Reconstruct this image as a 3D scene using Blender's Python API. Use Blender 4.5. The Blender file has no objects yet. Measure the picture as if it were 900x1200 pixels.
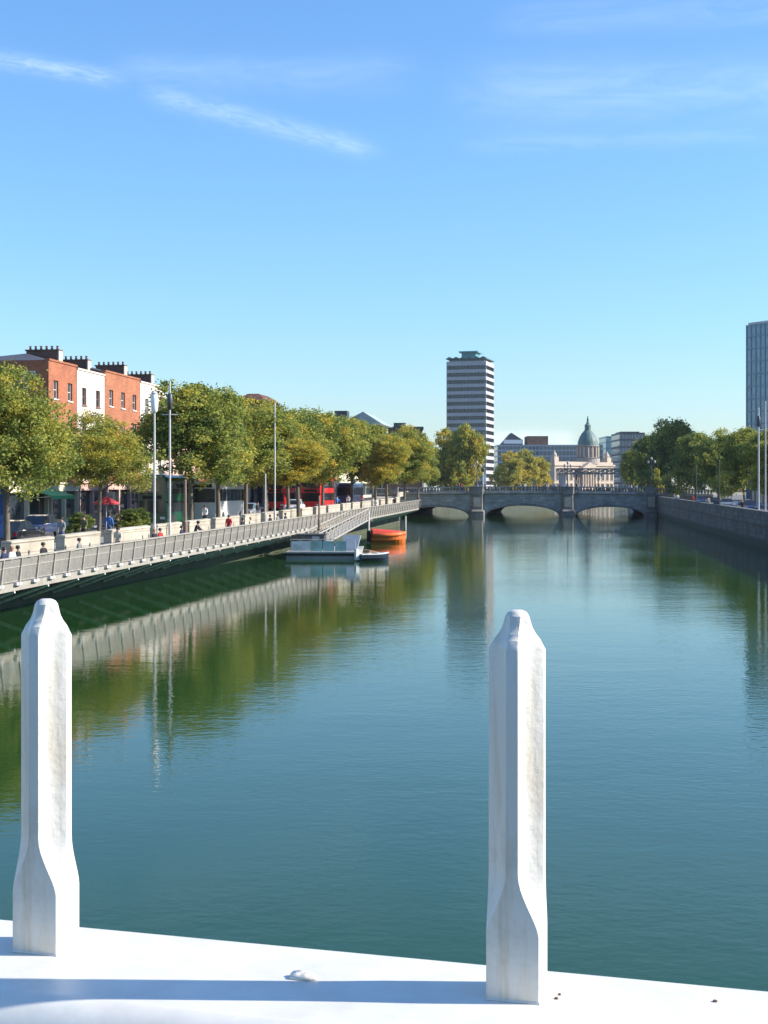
import bpy, math, random
import numpy as np
from mathutils import Vector, Matrix, Quaternion
R = math.radians
rnd = random.Random(7)
sc = bpy.context.scene
col = sc.collection

# ------------------------------------------------------------------ camera
F = 1650.0; H0 = 5.57; HY = 573.0
cam = bpy.data.cameras.new('camera'); co = bpy.data.objects.new('camera', cam); col.objects.link(co)
cam.sensor_fit = 'VERTICAL'; cam.sensor_height = 36; cam.lens = 36*F/1200
cam.shift_y = -(600-HY)/1200
cam.clip_start = 0.05; cam.clip_end = 9000
co.location = (0, 0, H0); co.rotation_euler = (R(90), 0, 0)
sc.camera = co
def X(px, D): return (px-450)/F*D
def Z(py, D): return H0-(py-HY)/F*D

# ------------------------------------------------------------------ geometry of the river
def lerp(pts, D):
    for (a, x), (b, y) in zip(pts, pts[1:]):
        if D <= b: return x+(y-x)*(D-a)/(b-a)
    (a, x), (b, y) = pts[-2:]
    return x+(y-x)*(D-a)/(b-a)
WL = [(-60, -35.03), (64.7, -17.65), (208, 2.33), (287, 3.3), (347, 12), (450, 35), (560, 68), (600, 76), (740, 128), (900, 220), (1300, 520)]
WR = [(-60, 8.5), (126, 34.4), (287, 55.8), (347, 63.9), (450, 88), (560, 125), (600, 142), (740, 215), (900, 320), (1300, 640)]
def wl(D): return lerp(WL, D)
def wr(D): return lerp(WR, D)
def zl(D): return 2.1+.0085*(min(D, 300)-58)
def zr(D): return 2.45+.0035*(min(D, 300)-126)
QA = math.atan(.1394); QD = math.degrees(QA)
def quay_D(px, off):            # depth at which a line 'off' metres river-ward of the left wall shows at px
    return (26.67-off)/(.1394-(px-450)/F)

# ------------------------------------------------------------------ mesh builder
class MB:
    def __init__(s): s.v = []; s.f = []; s.m = []
    def face(s, pts, mi=0):
        n = len(s.v); s.v += [tuple(p) for p in pts]; s.f.append(tuple(range(n, n+len(pts)))); s.m.append(mi); return s
    def box(s, x0, x1, y0, y1, z0, z1, mi=0):
        n = len(s.v)
        s.v += [(x0,y0,z0),(x1,y0,z0),(x1,y1,z0),(x0,y1,z0),(x0,y0,z1),(x1,y0,z1),(x1,y1,z1),(x0,y1,z1)]
        for q in ((0,3,2,1),(4,5,6,7),(0,1,5,4),(1,2,6,5),(2,3,7,6),(3,0,4,7)):
            s.f.append(tuple(n+i for i in q)); s.m.append(mi)
        return s
    def loft(s, rings, mi=0, cap=True):
        n = len(s.v); k = len(rings[0])
        for r in rings: s.v += [tuple(p) for p in r]
        for i in range(len(rings)-1):
            for j in range(k):
                a = n+i*k+j; b = n+i*k+(j+1) % k
                s.f.append((a, b, b+k, a+k)); s.m.append(mi)
        if cap:
            s.f.append(tuple(n+k-1-j for j in range(k))); s.m.append(mi)
            e = n+(len(rings)-1)*k
            s.f.append(tuple(e+j for j in range(k))); s.m.append(mi)
        return s
    def prism_x(s, poly, x0, x1, mi=0):     # poly in (y,z)
        return s.loft([[(x0, y, z) for y, z in poly], [(x1, y, z) for y, z in poly]], mi)
    def prism_y(s, poly, y0, y1, mi=0):     # poly in (x,z)
        return s.loft([[(x, y0, z) for x, z in poly], [(x, y1, z) for x, z in poly]], mi)
    def tube(s, pts, rs, n=8, mi=0):
        rings = []
        pts = [Vector(p) for p in pts]
        for i, p in enumerate(pts):
            d = (pts[min(i+1, len(pts)-1)]-pts[max(i-1, 0)]).normalized()
            a = d.orthogonal().normalized() if abs(d.z) < .9 else Vector((1, 0, 0)).cross(d).normalized()
            if abs(d.z) < .9: a = Vector((0, 0, 1)).cross(d).normalized()
            b = d.cross(a)
            r = rs[i] if isinstance(rs, (list, tuple)) else rs
            rings.append([p+r*(math.cos(t)*a+math.sin(t)*b) for t in (2*math.pi*j/n for j in range(n))])
        return s.loft(rings, mi)
    def lathe(s, prof, c=(0, 0, 0), n=16, mi=0, rot=0):
        return s.loft([[(c[0]+r*math.cos(2*math.pi*j/n+rot), c[1]+r*math.sin(2*math.pi*j/n+rot), c[2]+z) for j in range(n)] for r, z in prof], mi)
    def mesh(s, name, mats, smooth=False):
        me = bpy.data.meshes.new(name)
        me.from_pydata(s.v, [], s.f)
        for m in (mats if isinstance(mats, (list, tuple)) else [mats]): me.materials.append(m)
        me.polygons.foreach_set('material_index', s.m)
        if smooth:
            me.polygons.foreach_set('use_smooth', [True]*len(s.f))
        me.validate(); me.update()
        import bmesh
        bm = bmesh.new(); bm.from_mesh(me); bmesh.ops.recalc_face_normals(bm, faces=bm.faces); bm.to_mesh(me); bm.free()
        return me
    def build(s, name, mats, parent=None, loc=(0,0,0), rz=0, smooth=False):
        return put(name, s.mesh(name, mats, smooth), parent, loc, rz)
def put(name, me, parent=None, loc=(0,0,0), rz=0, scale=None):
    o = bpy.data.objects.new(name, me); col.objects.link(o)
    o.parent = parent; o.location = loc; o.rotation_euler = (0, 0, rz)
    if scale: o.scale = scale
    return o
def tag(o, label, cat, group=None, kind=None):
    if label: o['label'] = label
    if cat: o['category'] = cat
    if group: o['group'] = group
    if kind: o['kind'] = kind
    return o
def thing(name, label, cat, loc=(0,0,0), rz=0, group=None):
    return tag(put(name, None, None, loc, rz), label, cat, group)
def bevel(o, w, seg=2, ang=35):
    m = o.modifiers.new('bevel', 'BEVEL'); m.width = w; m.segments = seg; m.limit_method = 'ANGLE'; m.angle_limit = R(ang)
    return o

# ------------------------------------------------------------------ materials
def nodes(name):
    m = bpy.data.materials.new(name); m.use_nodes = True
    return m, m.node_tree, m.node_tree.nodes['Principled BSDF']
def N(nt, t, **kw):
    n = nt.nodes.new(t)
    for k, v in kw.items():
        if k in n.inputs: n.inputs[k].default_value = v
        else: setattr(n, k, v)
    return n
def L(nt, a, b): nt.links.new(a, b)
def c4(c): return (c[0], c[1], c[2], 1)
def mat(name, c, rough=.7, var=.25, scale=1.5, bump=0, bscale=8, metal=0, spec=.5, c2=None, coat=0, coord='Object', stretch=(1,1,1)):
    m, nt, p = nodes(name)
    tc = N(nt, 'ShaderNodeTexCoord'); mp = N(nt, 'ShaderNodeMapping'); mp.inputs['Scale'].default_value = stretch
    L(nt, tc.outputs[coord], mp.inputs[0])
    nz = N(nt, 'ShaderNodeTexNoise', Scale=scale, Detail=6, Roughness=.65); L(nt, mp.outputs[0], nz.inputs['Vector'])
    rp = N(nt, 'ShaderNodeValToRGB')
    lo = c2 or [x*(1-var) for x in c]; hi = c if c2 else [min(1, x*(1+var*.6)) for x in c]
    rp.color_ramp.elements[0].position = .32; rp.color_ramp.elements[1].position = .68
    rp.color_ramp.elements[0].color = c4(lo); rp.color_ramp.elements[1].color = c4(hi)
    L(nt, nz.outputs['Fac'], rp.inputs[0]); L(nt, rp.outputs[0], p.inputs['Base Color'])
    p.inputs['Roughness'].default_value = rough; p.inputs['Metallic'].default_value = metal
    p.inputs['Specular IOR Level'].default_value = spec; p.inputs['Coat Weight'].default_value = coat
    if bump:
        n2 = N(nt, 'ShaderNodeTexNoise', Scale=bscale, Detail=5); L(nt, mp.outputs[0], n2.inputs['Vector'])
        b = N(nt, 'ShaderNodeBump', Strength=1, Distance=bump); L(nt, n2.outputs['Fac'], b.inputs['Height']); L(nt, b.outputs[0], p.inputs['Normal'])
    return m
def masonry(name, c, mortar, bw, bh, var=.3, bump=.01, rough=.85, axis='yz', dirt=.5):
    """coursed brick or stone on walls: brick texture laid along object x+y and z"""
    m, nt, p = nodes(name)
    tc = N(nt, 'ShaderNodeTexCoord'); sp = N(nt, 'ShaderNodeSeparateXYZ'); L(nt, tc.outputs['Object'], sp.inputs[0])
    ad = N(nt, 'ShaderNodeMath', operation='ADD'); L(nt, sp.outputs[0], ad.inputs[0]); L(nt, sp.outputs[1], ad.inputs[1])
    cb = N(nt, 'ShaderNodeCombineXYZ'); L(nt, ad.outputs[0], cb.inputs[0]); L(nt, sp.outputs[2], cb.inputs[1])
    bt = N(nt, 'ShaderNodeTexBrick'); bt.inputs['Scale'].default_value = 1
    bt.inputs['Brick Width'].default_value = bw; bt.inputs['Row Height'].default_value = bh; bt.inputs['Mortar Size'].default_value = bh*.06
    bt.inputs['Color1'].default_value = c4(c); bt.inputs['Color2'].default_value = c4([x*(1-var) for x in c]); bt.inputs['Mortar'].default_value = c4(mortar)
    L(nt, cb.outputs[0], bt.inputs['Vector'])
    nz = N(nt, 'ShaderNodeTexNoise', Scale=.45, Detail=7, Roughness=.7); L(nt, tc.outputs['Object'], nz.inputs['Vector'])
    mr = N(nt, 'ShaderNodeMapRange'); mr.inputs[1].default_value = .3; mr.inputs[2].default_value = .7; mr.inputs[3].default_value = 1-dirt; mr.inputs[4].default_value = 1.1
    L(nt, nz.outputs['Fac'], mr.inputs[0])
    mx = N(nt, 'ShaderNodeMix', data_type='RGBA', blend_type='MULTIPLY'); mx.inputs[0].default_value = 1
    L(nt, bt.outputs[0], mx.inputs[6]); L(nt, mr.outputs[0], mx.inputs[7]); L(nt, mx.outputs[2], p.inputs['Base Color'])
    b = N(nt, 'ShaderNodeBump', Strength=.7, Distance=bump); L(nt, bt.outputs['Fac'], b.inputs['Height']); b.invert = True
    L(nt, b.outputs[0], p.inputs['Normal']); p.inputs['Roughness'].default_value = rough
    return m
M = {}
M['white_paint'] = None
def white_paint():
    m, nt, p = nodes('white_gloss_paint')
    tc = N(nt, 'ShaderNodeTexCoord')
    n1 = N(nt, 'ShaderNodeTexNoise', Scale=14, Detail=8, Roughness=.7); L(nt, tc.outputs['Object'], n1.inputs['Vector'])
    rp = N(nt, 'ShaderNodeValToRGB'); e = rp.color_ramp.elements
    e[0].position = .28; e[0].color = (.54, .50, .43, 1); e[1].position = .46; e[1].color = (.66, .625, .56, 1)
    L(nt, n1.outputs['Fac'], rp.inputs[0])
    mp = N(nt, 'ShaderNodeMapping'); mp.inputs['Scale'].default_value = (90, 90, 9); L(nt, tc.outputs['Object'], mp.inputs[0])
    n3 = N(nt, 'ShaderNodeTexNoise', Scale=1, Detail=5, Roughness=.6); L(nt, mp.outputs[0], n3.inputs['Vector'])
    r3 = N(nt, 'ShaderNodeValToRGB'); e = r3.color_ramp.elements
    e[0].position = .32; e[0].color = (.80, .72, .60, 1); e[1].position = .5; e[1].color = (1, 1, 1, 1)
    L(nt, n3.outputs['Fac'], r3.inputs[0])
    mx = N(nt, 'ShaderNodeMix', data_type='RGBA', blend_type='MULTIPLY'); mx.inputs[0].default_value = .75
    L(nt, rp.outputs[0], mx.inputs[6]); L(nt, r3.outputs[0], mx.inputs[7])
    n2 = N(nt, 'ShaderNodeTexNoise', Scale=160, Detail=4); L(nt, tc.outputs['Object'], n2.inputs['Vector'])
    n4 = N(nt, 'ShaderNodeTexNoise', Scale=30, Detail=3); L(nt, tc.outputs['Object'], n4.inputs['Vector'])
    ad = N(nt, 'ShaderNodeMath', operation='MULTIPLY_ADD'); L(nt, n4.outputs['Fac'], ad.inputs[0]); ad.inputs[1].default_value = .6; L(nt, n2.outputs['Fac'], ad.inputs[2])
    b = N(nt, 'ShaderNodeBump', Strength=.8, Distance=.0008); L(nt, ad.outputs[0], b.inputs['Height'])
    L(nt, b.outputs[0], p.inputs['Normal']); L(nt, mx.outputs[2], p.inputs['Base Color'])
    p.inputs['Roughness'].default_value = .38
    return m
M['white_paint'] = white_paint()
M['rail_paint'] = mat('white_rail_paint', (.70, .67, .61), .42, .14, 11, .0009, 22)
M['red_brick'] = masonry('red_brick', (.46, .14, .06), (.36, .22, .14), .23, .08, .35, .004, dirt=.35)
M['orange_brick'] = masonry('orange_brick', (.46, .15, .065), (.36, .22, .14), .23, .08, .35, .004, dirt=.3)
M['dark_brick'] = masonry('dark_brick', (.17, .06, .045), (.15, .11, .09), .23, .08, .35, .004)
M['stack_brick'] = masonry('chimney_brick', (.20, .10, .07), (.18, .13, .10), .23, .08, .35, .004)
M['brown_brick'] = masonry('brown_brick', (.28, .13, .08), (.25, .17, .12), .23, .08, .35, .004)
M['granite'] = masonry('granite_ashlar', (.27, .25, .225), (.16, .15, .135), 1.1, .42, .3, .015)
M['old_stone'] = masonry('weathered_quay_stone', (.26, .225, .18), (.13, .115, .10), 1.3, .45, .4, .03, dirt=.55)
def tide_band(m):      # weed and wet stone up to the high-water mark
    nt = m.node_tree; p = nt.nodes['Principled BSDF']; src = p.inputs['Base Color'].links[0].from_socket
    g = N(nt, 'ShaderNodeNewGeometry'); sp = N(nt, 'ShaderNodeSeparateXYZ'); L(nt, g.outputs['Position'], sp.inputs[0])
    nz = N(nt, 'ShaderNodeTexNoise', Scale=.8, Detail=6, Roughness=.7); L(nt, g.outputs['Position'], nz.inputs['Vector'])
    a = N(nt, 'ShaderNodeMath', operation='MULTIPLY_ADD'); L(nt, nz.outputs['Fac'], a.inputs[0]); a.inputs[1].default_value = -.9; L(nt, sp.outputs[2], a.inputs[2])
    mr = N(nt, 'ShaderNodeMapRange'); mr.inputs[1].default_value = .15; mr.inputs[2].default_value = .55; mr.inputs[3].default_value = .85; mr.inputs[4].default_value = 0; L(nt, a.outputs[0], mr.inputs[0])
    mx = N(nt, 'ShaderNodeMix', data_type='RGBA'); L(nt, mr.outputs[0], mx.inputs[0]); L(nt, src, mx.inputs[6]); mx.inputs[7].default_value = (.045, .06, .025, 1)
    L(nt, mx.outputs[2], p.inputs['Base Color'])
tide_band(M['old_stone'])
M['algae_stone'] = masonry('algae_covered_stone', (.09, .10, .065), (.06, .07, .045), 1.1, .42, .3, .015, dirt=.6)
M['bridge_stone'] = masonry('bridge_stone', (.44, .42, .39), (.25, .24, .22), 1.3, .5, .28, .02)
M['cream_stone'] = masonry('pale_parapet_stone', (.50, .44, .34), (.32, .28, .22), 1.6, .5, .2, .01, dirt=.3)
M['white_render'] = mat('white_render', (.60, .53, .45), .8, .15, .6)
M['cream_render'] = mat('cream_render', (.62, .55, .40), .8, .2, .6)
M['pink_render'] = mat('pink_render', (.58, .38, .30), .8, .2, .6)
M['grey_render'] = mat('grey_render', (.36, .35, .33), .8, .25, .6)
M['slate'] = mat('roof_slate', (.075, .07, .075), .6, .4, 2.5, .01, 6)
M['pale_roof'] = mat('pale_green_roof', (.36, .42, .38), .5, .15, .5)
M['copper'] = mat('green_copper', (.10, .17, .155), .6, .4, .4)
M['asphalt'] = mat('asphalt', (.055, .055, .055), .9, .3, .8, .004, 40)
M['paving'] = mat('paving', (.30, .28, .25), .85, .25, 1.2, .004, 6)
M['earth'] = mat('city_ground', (.16, .15, .13), .95, .3, .05)
M['kerb'] = mat('kerb_granite', (.34, .33, .31), .8, .2, 2)
M['line'] = mat('road_paint', (.6, .6, .56), .7, .3, 3)
M['steel'] = mat('galvanised_steel', (.50, .48, .44), .45, .2, 4, metal=.35)
M['rail'] = mat('boardwalk_rail_metal', (.38, .345, .295), .5, .2, 3)
M['brace'] = mat('brace_steel', (.72, .71, .68), .5, .3, 4)
M['dark_steel'] = mat('dark_steel', (.06, .065, .07), .5, .3, 4)
M['deck_wood'] = mat('deck_timber', (.26, .20, .14), .8, .4, 2, .004, 10, stretch=(8, 1, 1))
M['bark'] = mat('bark', (.17, .14, .10), .9, .5, 3, .03, 9, c2=(.08, .065, .05), stretch=(1, 1, .3))
M['pole'] = mat('pole_paint', (.55, .53, .50), .45, .15, 3)
M['brown_pole'] = mat('brown_pole_paint', (.22, .15, .11), .5, .2, 3)
M['lantern'] = mat('lantern_glass', (.85, .86, .86), .25, .05, 3)
M['frosted'] = mat('frosted_globe', (.35, .35, .34), .4, .1, 3)
M['white_plastic'] = mat('white_panel', (.75, .75, .73), .4, .1, 2)
M['white_car'] = mat('white_body_paint', (.75, .75, .74), .25, .06, 1, coat=.6)
M['silver_car'] = mat('silver_body_paint', (.42, .44, .46), .3, .06, 1, metal=.5, coat=.6)
M['black_car'] = mat('black_body_paint', (.012, .012, .014), .2, .1, 1, coat=.8)
M['blue_car'] = mat('blue_body_paint', (.03, .05, .12), .22, .1, 1, coat=.8)
M['red_bus'] = mat('red_body_paint', (.68, .02, .018), .25, .1, 1, coat=.6)
M['green_bus'] = mat('green_body_paint', (.008, .075, .03), .3, .12, 1, coat=.6)
M['yellow_bus'] = mat('pale_green_body_paint', (.25, .5, .32), .3, .1, 1, coat=.5)
M['rubber'] = mat('rubber', (.02, .02, .02), .85, .2, 5)
M['rim'] = mat('wheel_rim', (.4, .4, .4), .35, .1, 3, metal=.7)
M['lamp_glass'] = mat('headlight_glass', (.7, .7, .68), .1, .05, 3)
M['tail_glass'] = mat('tail_light', (.4, .01, .01), .2, .05, 3)
M['orange'] = mat('orange_hull', (.75, .16, .02), .45, .15, 2)
M['red_tarp'] = mat('red_cover', (.62, .05, .025), .6, .2, 2)
M['navy'] = mat('navy_hull', (.02, .03, .05), .35, .2, 2)
M['tan'] = mat('tan_timber', (.45, .28, .16), .6, .3, 3)
M['teal_tower'] = mat('teal_cladding', (.10, .26, .27), .3, .2, .2)
M['concrete'] = mat('concrete', (.34, .33, .32), .8, .25, .3)
M['mosaic'] = mat('pale_mosaic_band', (.42, .40, .40), .6, .12, .25)
M['custom_stone'] = mat('portland_stone', (.50, .40, .31), .8, .18, .15)
M['iron'] = mat('painted_iron', (.10, .105, .11), .6, .3, 1)
M['red_awning'] = mat('red_canvas', (.55, .05, .06), .8, .15, 3)
M['green_awning'] = mat('green_canvas', (.05, .30, .12), .8, .15, 3)
M['shop_green'] = mat('green_shopfront', (.02, .13, .06), .5, .15, 2)
M['shop_blue'] = mat('blue_shopfront', (.02, .06, .22), .5, .15, 2)
M['shop_pink'] = mat('pink_shopfront', (.62, .40, .33), .6, .15, 2)
M['shop_dark'] = mat('dark_shopfront', (.035, .03, .03), .5, .2, 2)
M['shop_red'] = mat('red_shopfront', (.32, .04, .03), .5, .2, 2)
M['shop_cream'] = mat('cream_shopfront', (.60, .55, .40), .6, .15, 2)
M['hedge'] = mat('hedge_leaf', (.05, .08, .025), .8, .5, 9)
def glass(name, c, rough=.06, lit=.0, var=.5, scale=.6):
    m = mat(name, c, rough, var, scale, spec=.9)
    return m
M['pane'] = glass('window_glass', (.035, .045, .055))
M['pane_blue'] = glass('blue_curtain_glass', (.05, .10, .14), .12)
M['pane_sky'] = glass('sky_blue_curtain_glass', (.12, .23, .30), .12, var=.4)
M['pane_dark'] = glass('dark_band_glass', (.018, .02, .032), .15)
M['pane_teal'] = glass('teal_panel_glass', (.22, .42, .43), .1)
M['screen'] = glass('vehicle_glass', (.02, .022, .025), .05)
M['frame_white'] = mat('white_frame', (.68, .67, .63), .5, .08, 3)
M['frame_brown'] = mat('brown_frame', (.26, .12, .08), .6, .15, 3)
M['frame_blue'] = mat('blue_grey_mullion', (.16, .26, .32), .4, .1, 3)
M['frame_grey'] = mat('grey_mullion', (.30, .35, .38), .4, .1, 3)
M['skin'] = mat('skin', (.48, .28, .20), .6, .08, 9)
M['hair_dark'] = mat('dark_hair', (.02, .015, .012), .6, .2, 30)
M['hair_fair'] = mat('fair_hair', (.28, .17, .08), .6, .2, 30)
CL = {'dark': (.02, .02, .025), 'navy': (.02, .03, .08), 'grey': (.22, .22, .23), 'white': (.68, .68, .66), 'red': (.45, .03, .03), 'blue': (.06, .16, .42), 'pale': (.5, .44, .36), 'denim': (.07, .11, .2), 'olive': (.1, .1, .04), 'pink': (.6, .25, .28)}
for k, c in CL.items(): M['cloth_'+k] = mat(k+'_cloth', c, .9, .2, 12)

def leaf_material():
    m, nt, p = nodes('leaves')
    at = N(nt, 'ShaderNodeAttribute', attribute_name='tint')
    oi = N(nt, 'ShaderNodeObjectInfo')
    sep = N(nt, 'ShaderNodeSeparateColor'); L(nt, oi.outputs['Color'], sep.inputs[0])
    ad = N(nt, 'ShaderNodeMath', operation='ADD'); L(nt, at.outputs['Fac'], ad.inputs[0]); L(nt, sep.outputs[0], ad.inputs[1])
    rp = N(nt, 'ShaderNodeValToRGB'); cr = rp.color_ramp
    cr.elements[0].position = 0; cr.elements[0].color = (.065, .10, .028, 1)
    cr.elements[1].position = 1; cr.elements[1].color = (.62, .44, .07, 1)
    for q, c in ((.3, (.18, .235, .055, 1)), (.55, (.36, .37, .085, 1)), (.8, (.54, .45, .07, 1))):
        e = cr.elements.new(q); e.color = c
    L(nt, ad.outputs[0], rp.inputs[0]); L(nt, rp.outputs[0], p.inputs['Base Color'])
    p.inputs['Roughness'].default_value = .75; p.inputs['Specular IOR Level'].default_value = .12
    tr = N(nt, 'ShaderNodeBsdfTranslucent'); L(nt, rp.outputs[0], tr.inputs['Color'])
    mx = N(nt, 'ShaderNodeMixShader'); mx.inputs[0].default_value = .42
    L(nt, p.outputs[0], mx.inputs[1]); L(nt, tr.outputs[0], mx.inputs[2])
    L(nt, mx.outputs[0], nt.nodes['Material Output'].inputs['Surface'])
    return m
M['leaf'] = leaf_material()

def water_material():
    m, nt, p = nodes('river_water')
    geo = N(nt, 'ShaderNodeNewGeometry')
    big = N(nt, 'ShaderNodeTexNoise', Scale=.035, Detail=3, Roughness=.5); L(nt, geo.outputs['Position'], big.inputs['Vector'])
    mr = N(nt, 'ShaderNodeMapRange'); mr.inputs[1].default_value = .38; mr.inputs[2].default_value = .62; mr.inputs[3].default_value = .55; mr.inputs[4].default_value = 1.25
    L(nt, big.outputs['Fac'], mr.inputs[0])
    def layer(scale, stretch, rot, det):
        mp = N(nt, 'ShaderNodeMapping'); mp.inputs['Scale'].default_value = stretch; mp.inputs['Rotation'].default_value = (0, 0, R(rot))
        L(nt, geo.outputs['Position'], mp.inputs[0])
        n = N(nt, 'ShaderNodeTexNoise', Scale=scale, Detail=det, Roughness=.55); L(nt, mp.outputs[0], n.inputs['Vector'])
        return n.outputs['Fac']
    def mul(a, k):
        q = N(nt, 'ShaderNodeMath', operation='MULTIPLY'); L(nt, a, q.inputs[0])
        if isinstance(k, (int, float)): q.inputs[1].default_value = k
        else: L(nt, k, q.inputs[1])
        return q.outputs[0]
    def add(a, b):
        q = N(nt, 'ShaderNodeMath', operation='ADD'); L(nt, a, q.inputs[0]); L(nt, b, q.inputs[1]); return q.outputs[0]
    h = mul(layer(.22, (.7, 1.3, 1), 10, 2), .010)
    h = add(h, mul(layer(1.3, (.75, 1.2, 1), -14, 3), .0062))
    h = add(h, mul(layer(4.5, (.85, 1.1, 1), 18, 3), .0046))
    h = mul(h, mr.outputs[0])
    sx = N(nt, 'ShaderNodeSeparateXYZ'); L(nt, geo.outputs['Position'], sx.inputs[0])
    off = N(nt, 'ShaderNodeMath', operation='MULTIPLY_ADD'); L(nt, sx.outputs[1], off.inputs[0]); off.inputs[1].default_value = -.1394; L(nt, sx.outputs[0], off.inputs[2])
    sh_ = N(nt, 'ShaderNodeMapRange', interpolation_type='SMOOTHSTEP'); sh_.inputs[1].default_value = -23; sh_.inputs[2].default_value = 2; sh_.inputs[3].default_value = .38; sh_.inputs[4].default_value = 1.15
    L(nt, off.outputs[0], sh_.inputs[0]); h = mul(h, sh_.outputs[0])   # lee of the quay: calmer water beside the wall
    b = N(nt, 'ShaderNodeBump', Strength=1, Distance=1); L(nt, h, b.inputs['Height']); L(nt, b.outputs[0], p.inputs['Normal'])
    c = N(nt, 'ShaderNodeTexNoise', Scale=.02, Detail=4); L(nt, geo.outputs['Position'], c.inputs['Vector'])
    rp = N(nt, 'ShaderNodeValToRGB'); e = rp.color_ramp.elements
    e[0].position = .3; e[0].color = (.012, .050, .011, 1); e[1].position = .7; e[1].color = (.017, .060, .017, 1)
    L(nt, c.outputs['Fac'], rp.inputs[0]); L(nt, rp.outputs[0], p.inputs['Base Color'])
    p.inputs['Roughness'].default_value = .006; p.inputs['IOR'].default_value = 1.333
    return m
M['water'] = water_material()

# ------------------------------------------------------------------ sky, sun
SUN_EL, SUN_AZ = 30.0, -1.5        # azimuth measured from +x towards +y
w = bpy.data.worlds.new('World'); sc.world = w; w.use_nodes = True
nt = w.node_tree; bg = nt.nodes['Background']
sky = N(nt, 'ShaderNodeTexSky', sky_type='NISHITA'); sky.sun_disc = False
sky.sun_elevation = R(SUN_EL); sky.sun_rotation = R(90-SUN_AZ)
sky.altitude = 0; sky.air_density = 1.35; sky.dust_density = .25; sky.ozone_density = 10.0
tc = N(nt, 'ShaderNodeTexCoord')
sp = N(nt, 'ShaderNodeSeparateXYZ'); L(nt, tc.outputs['Generated'], sp.inputs[0])
def sm(op, a, b=None, c=None):
    q = N(nt, 'ShaderNodeMath', operation=op)
    for i, v in enumerate((a, b, c)):
        if v is None: continue
        if isinstance(v, (int, float)): q.inputs[i].default_value = v
        else: L(nt, v, q.inputs[i])
    return q.outputs[0]
yy = sm('MAXIMUM', sp.outputs[1], .05)
az = sm('DIVIDE', sp.outputs[0], yy)      # direction slopes: tan azimuth, tan elevation
el = sm('DIVIDE', sp.outputs[2], yy)
front = sm('GREATER_THAN', sp.outputs[1], .1)
def streak(p0, p1, width, fib, seed, strength, lo=.42, hi=.75):
    a0, e0 = X(p0[0], 1), (HY-p0[1])/F; a1, e1 = X(p1[0], 1), (HY-p1[1])/F
    dx, dy = a1-a0, e1-e0; ln = math.hypot(dx, dy); ux, uy = dx/ln, dy/ln
    t = sm('DIVIDE', sm('ADD', sm('MULTIPLY', sm('SUBTRACT', az, a0), ux), sm('MULTIPLY', sm('SUBTRACT', el, e0), uy)), ln)
    d = sm('ADD', sm('MULTIPLY', sm('SUBTRACT', az, a0), -uy), sm('MULTIPLY', sm('SUBTRACT', el, e0), ux))
    cb = N(nt, 'ShaderNodeCombineXYZ'); L(nt, sm('MULTIPLY', t, ln*fib), cb.inputs[0]); L(nt, sm('MULTIPLY', d, fib*4), cb.inputs[1]); cb.inputs[2].default_value = seed
    nz = N(nt, 'ShaderNodeTexNoise', Scale=1, Detail=8, Roughness=.66, Distortion=.8); L(nt, cb.outputs[0], nz.inputs['Vector'])
    mr = N(nt, 'ShaderNodeMapRange'); mr.inputs[1].default_value = lo; mr.inputs[2].default_value = hi; L(nt, nz.outputs['Fac'], mr.inputs[0])
    g = sm('POWER', 2.718, sm('MULTIPLY', sm('POWER', sm('ABSOLUTE', sm('DIVIDE', d, width)), 2), -1))
    e = N(nt, 'ShaderNodeMapRange', interpolation_type='SMOOTHSTEP'); e.inputs[1].default_value = -.12; e.inputs[2].default_value = .1; L(nt, t, e.inputs[0])
    e2 = N(nt, 'ShaderNodeMapRange', interpolation_type='SMOOTHSTEP'); e2.inputs[1].default_value = 1.12; e2.inputs[2].default_value = .85; L(nt, t, e2.inputs[0])
    r = sm('MULTIPLY', sm('MULTIPLY', g, e.outputs[0]), sm('MULTIPLY', e2.outputs[0], mr.outputs[0]))
    return sm('MULTIPLY', r, strength)
cl = streak((-60, 60), (135, 92), .0062, 60, 1.3, .27, .25, .75)
cl = sm('ADD', cl, streak((185, 112), (435, 176), .0068, 60, 4.1, .24, .25, .75))
cl = sm('ADD', cl, streak((560, 108), (1100, 96), .020, 12, 7.7, .22, .2, .9))
cl = sm('ADD', cl, streak((150, 86), (480, 88), .014, 12, 11.0, .13, .3, .8))
cl = sm('ADD', cl, streak((560, 170), (900, 160), .006, 20, 15.0, .09, .3, .7))
cl = sm('ADD', cl, streak((600, 25), (1000, 5), .012, 12, 19.0, .12, .3, .8))
cl = sm('ADD', cl, streak((575, 512), (672, 516), .006, 40, 23.0, .5, .2, .7))
cl = sm('MULTIPLY', sm('MINIMUM', cl, .9), front)
mx = N(nt, 'ShaderNodeMix', data_type='RGBA'); L(nt, cl, mx.inputs[0]); L(nt, sky.outputs[0], mx.inputs[6])
mx.inputs[7].default_value = (6.5, 7.2, 8.4, 1)
L(nt, mx.outputs[2], bg.inputs['Color'])
bg.inputs['Strength'].default_value = .107
sd = bpy.data.lights.new('sun', 'SUN'); sd.energy = 4.0; sd.angle = R(.5); sd.color = (1, .94, .84)
so = bpy.data.objects.new('sun', sd); col.objects.link(so)
sv = Vector((math.cos(R(SUN_AZ))*math.cos(R(SUN_EL)), math.sin(R(SUN_AZ))*math.cos(R(SUN_EL)), math.sin(R(SUN_EL))))
so.rotation_euler = sv.to_track_quat('Z', 'Y').to_euler(); so.location = (40, 0, 60)
sc.view_settings.view_transform = 'Standard'; sc.view_settings.look = 'None'; sc.view_settings.gamma = 1
sc.view_settings.exposure = 1.1; sc.view_settings.use_curve_mapping = False

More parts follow.
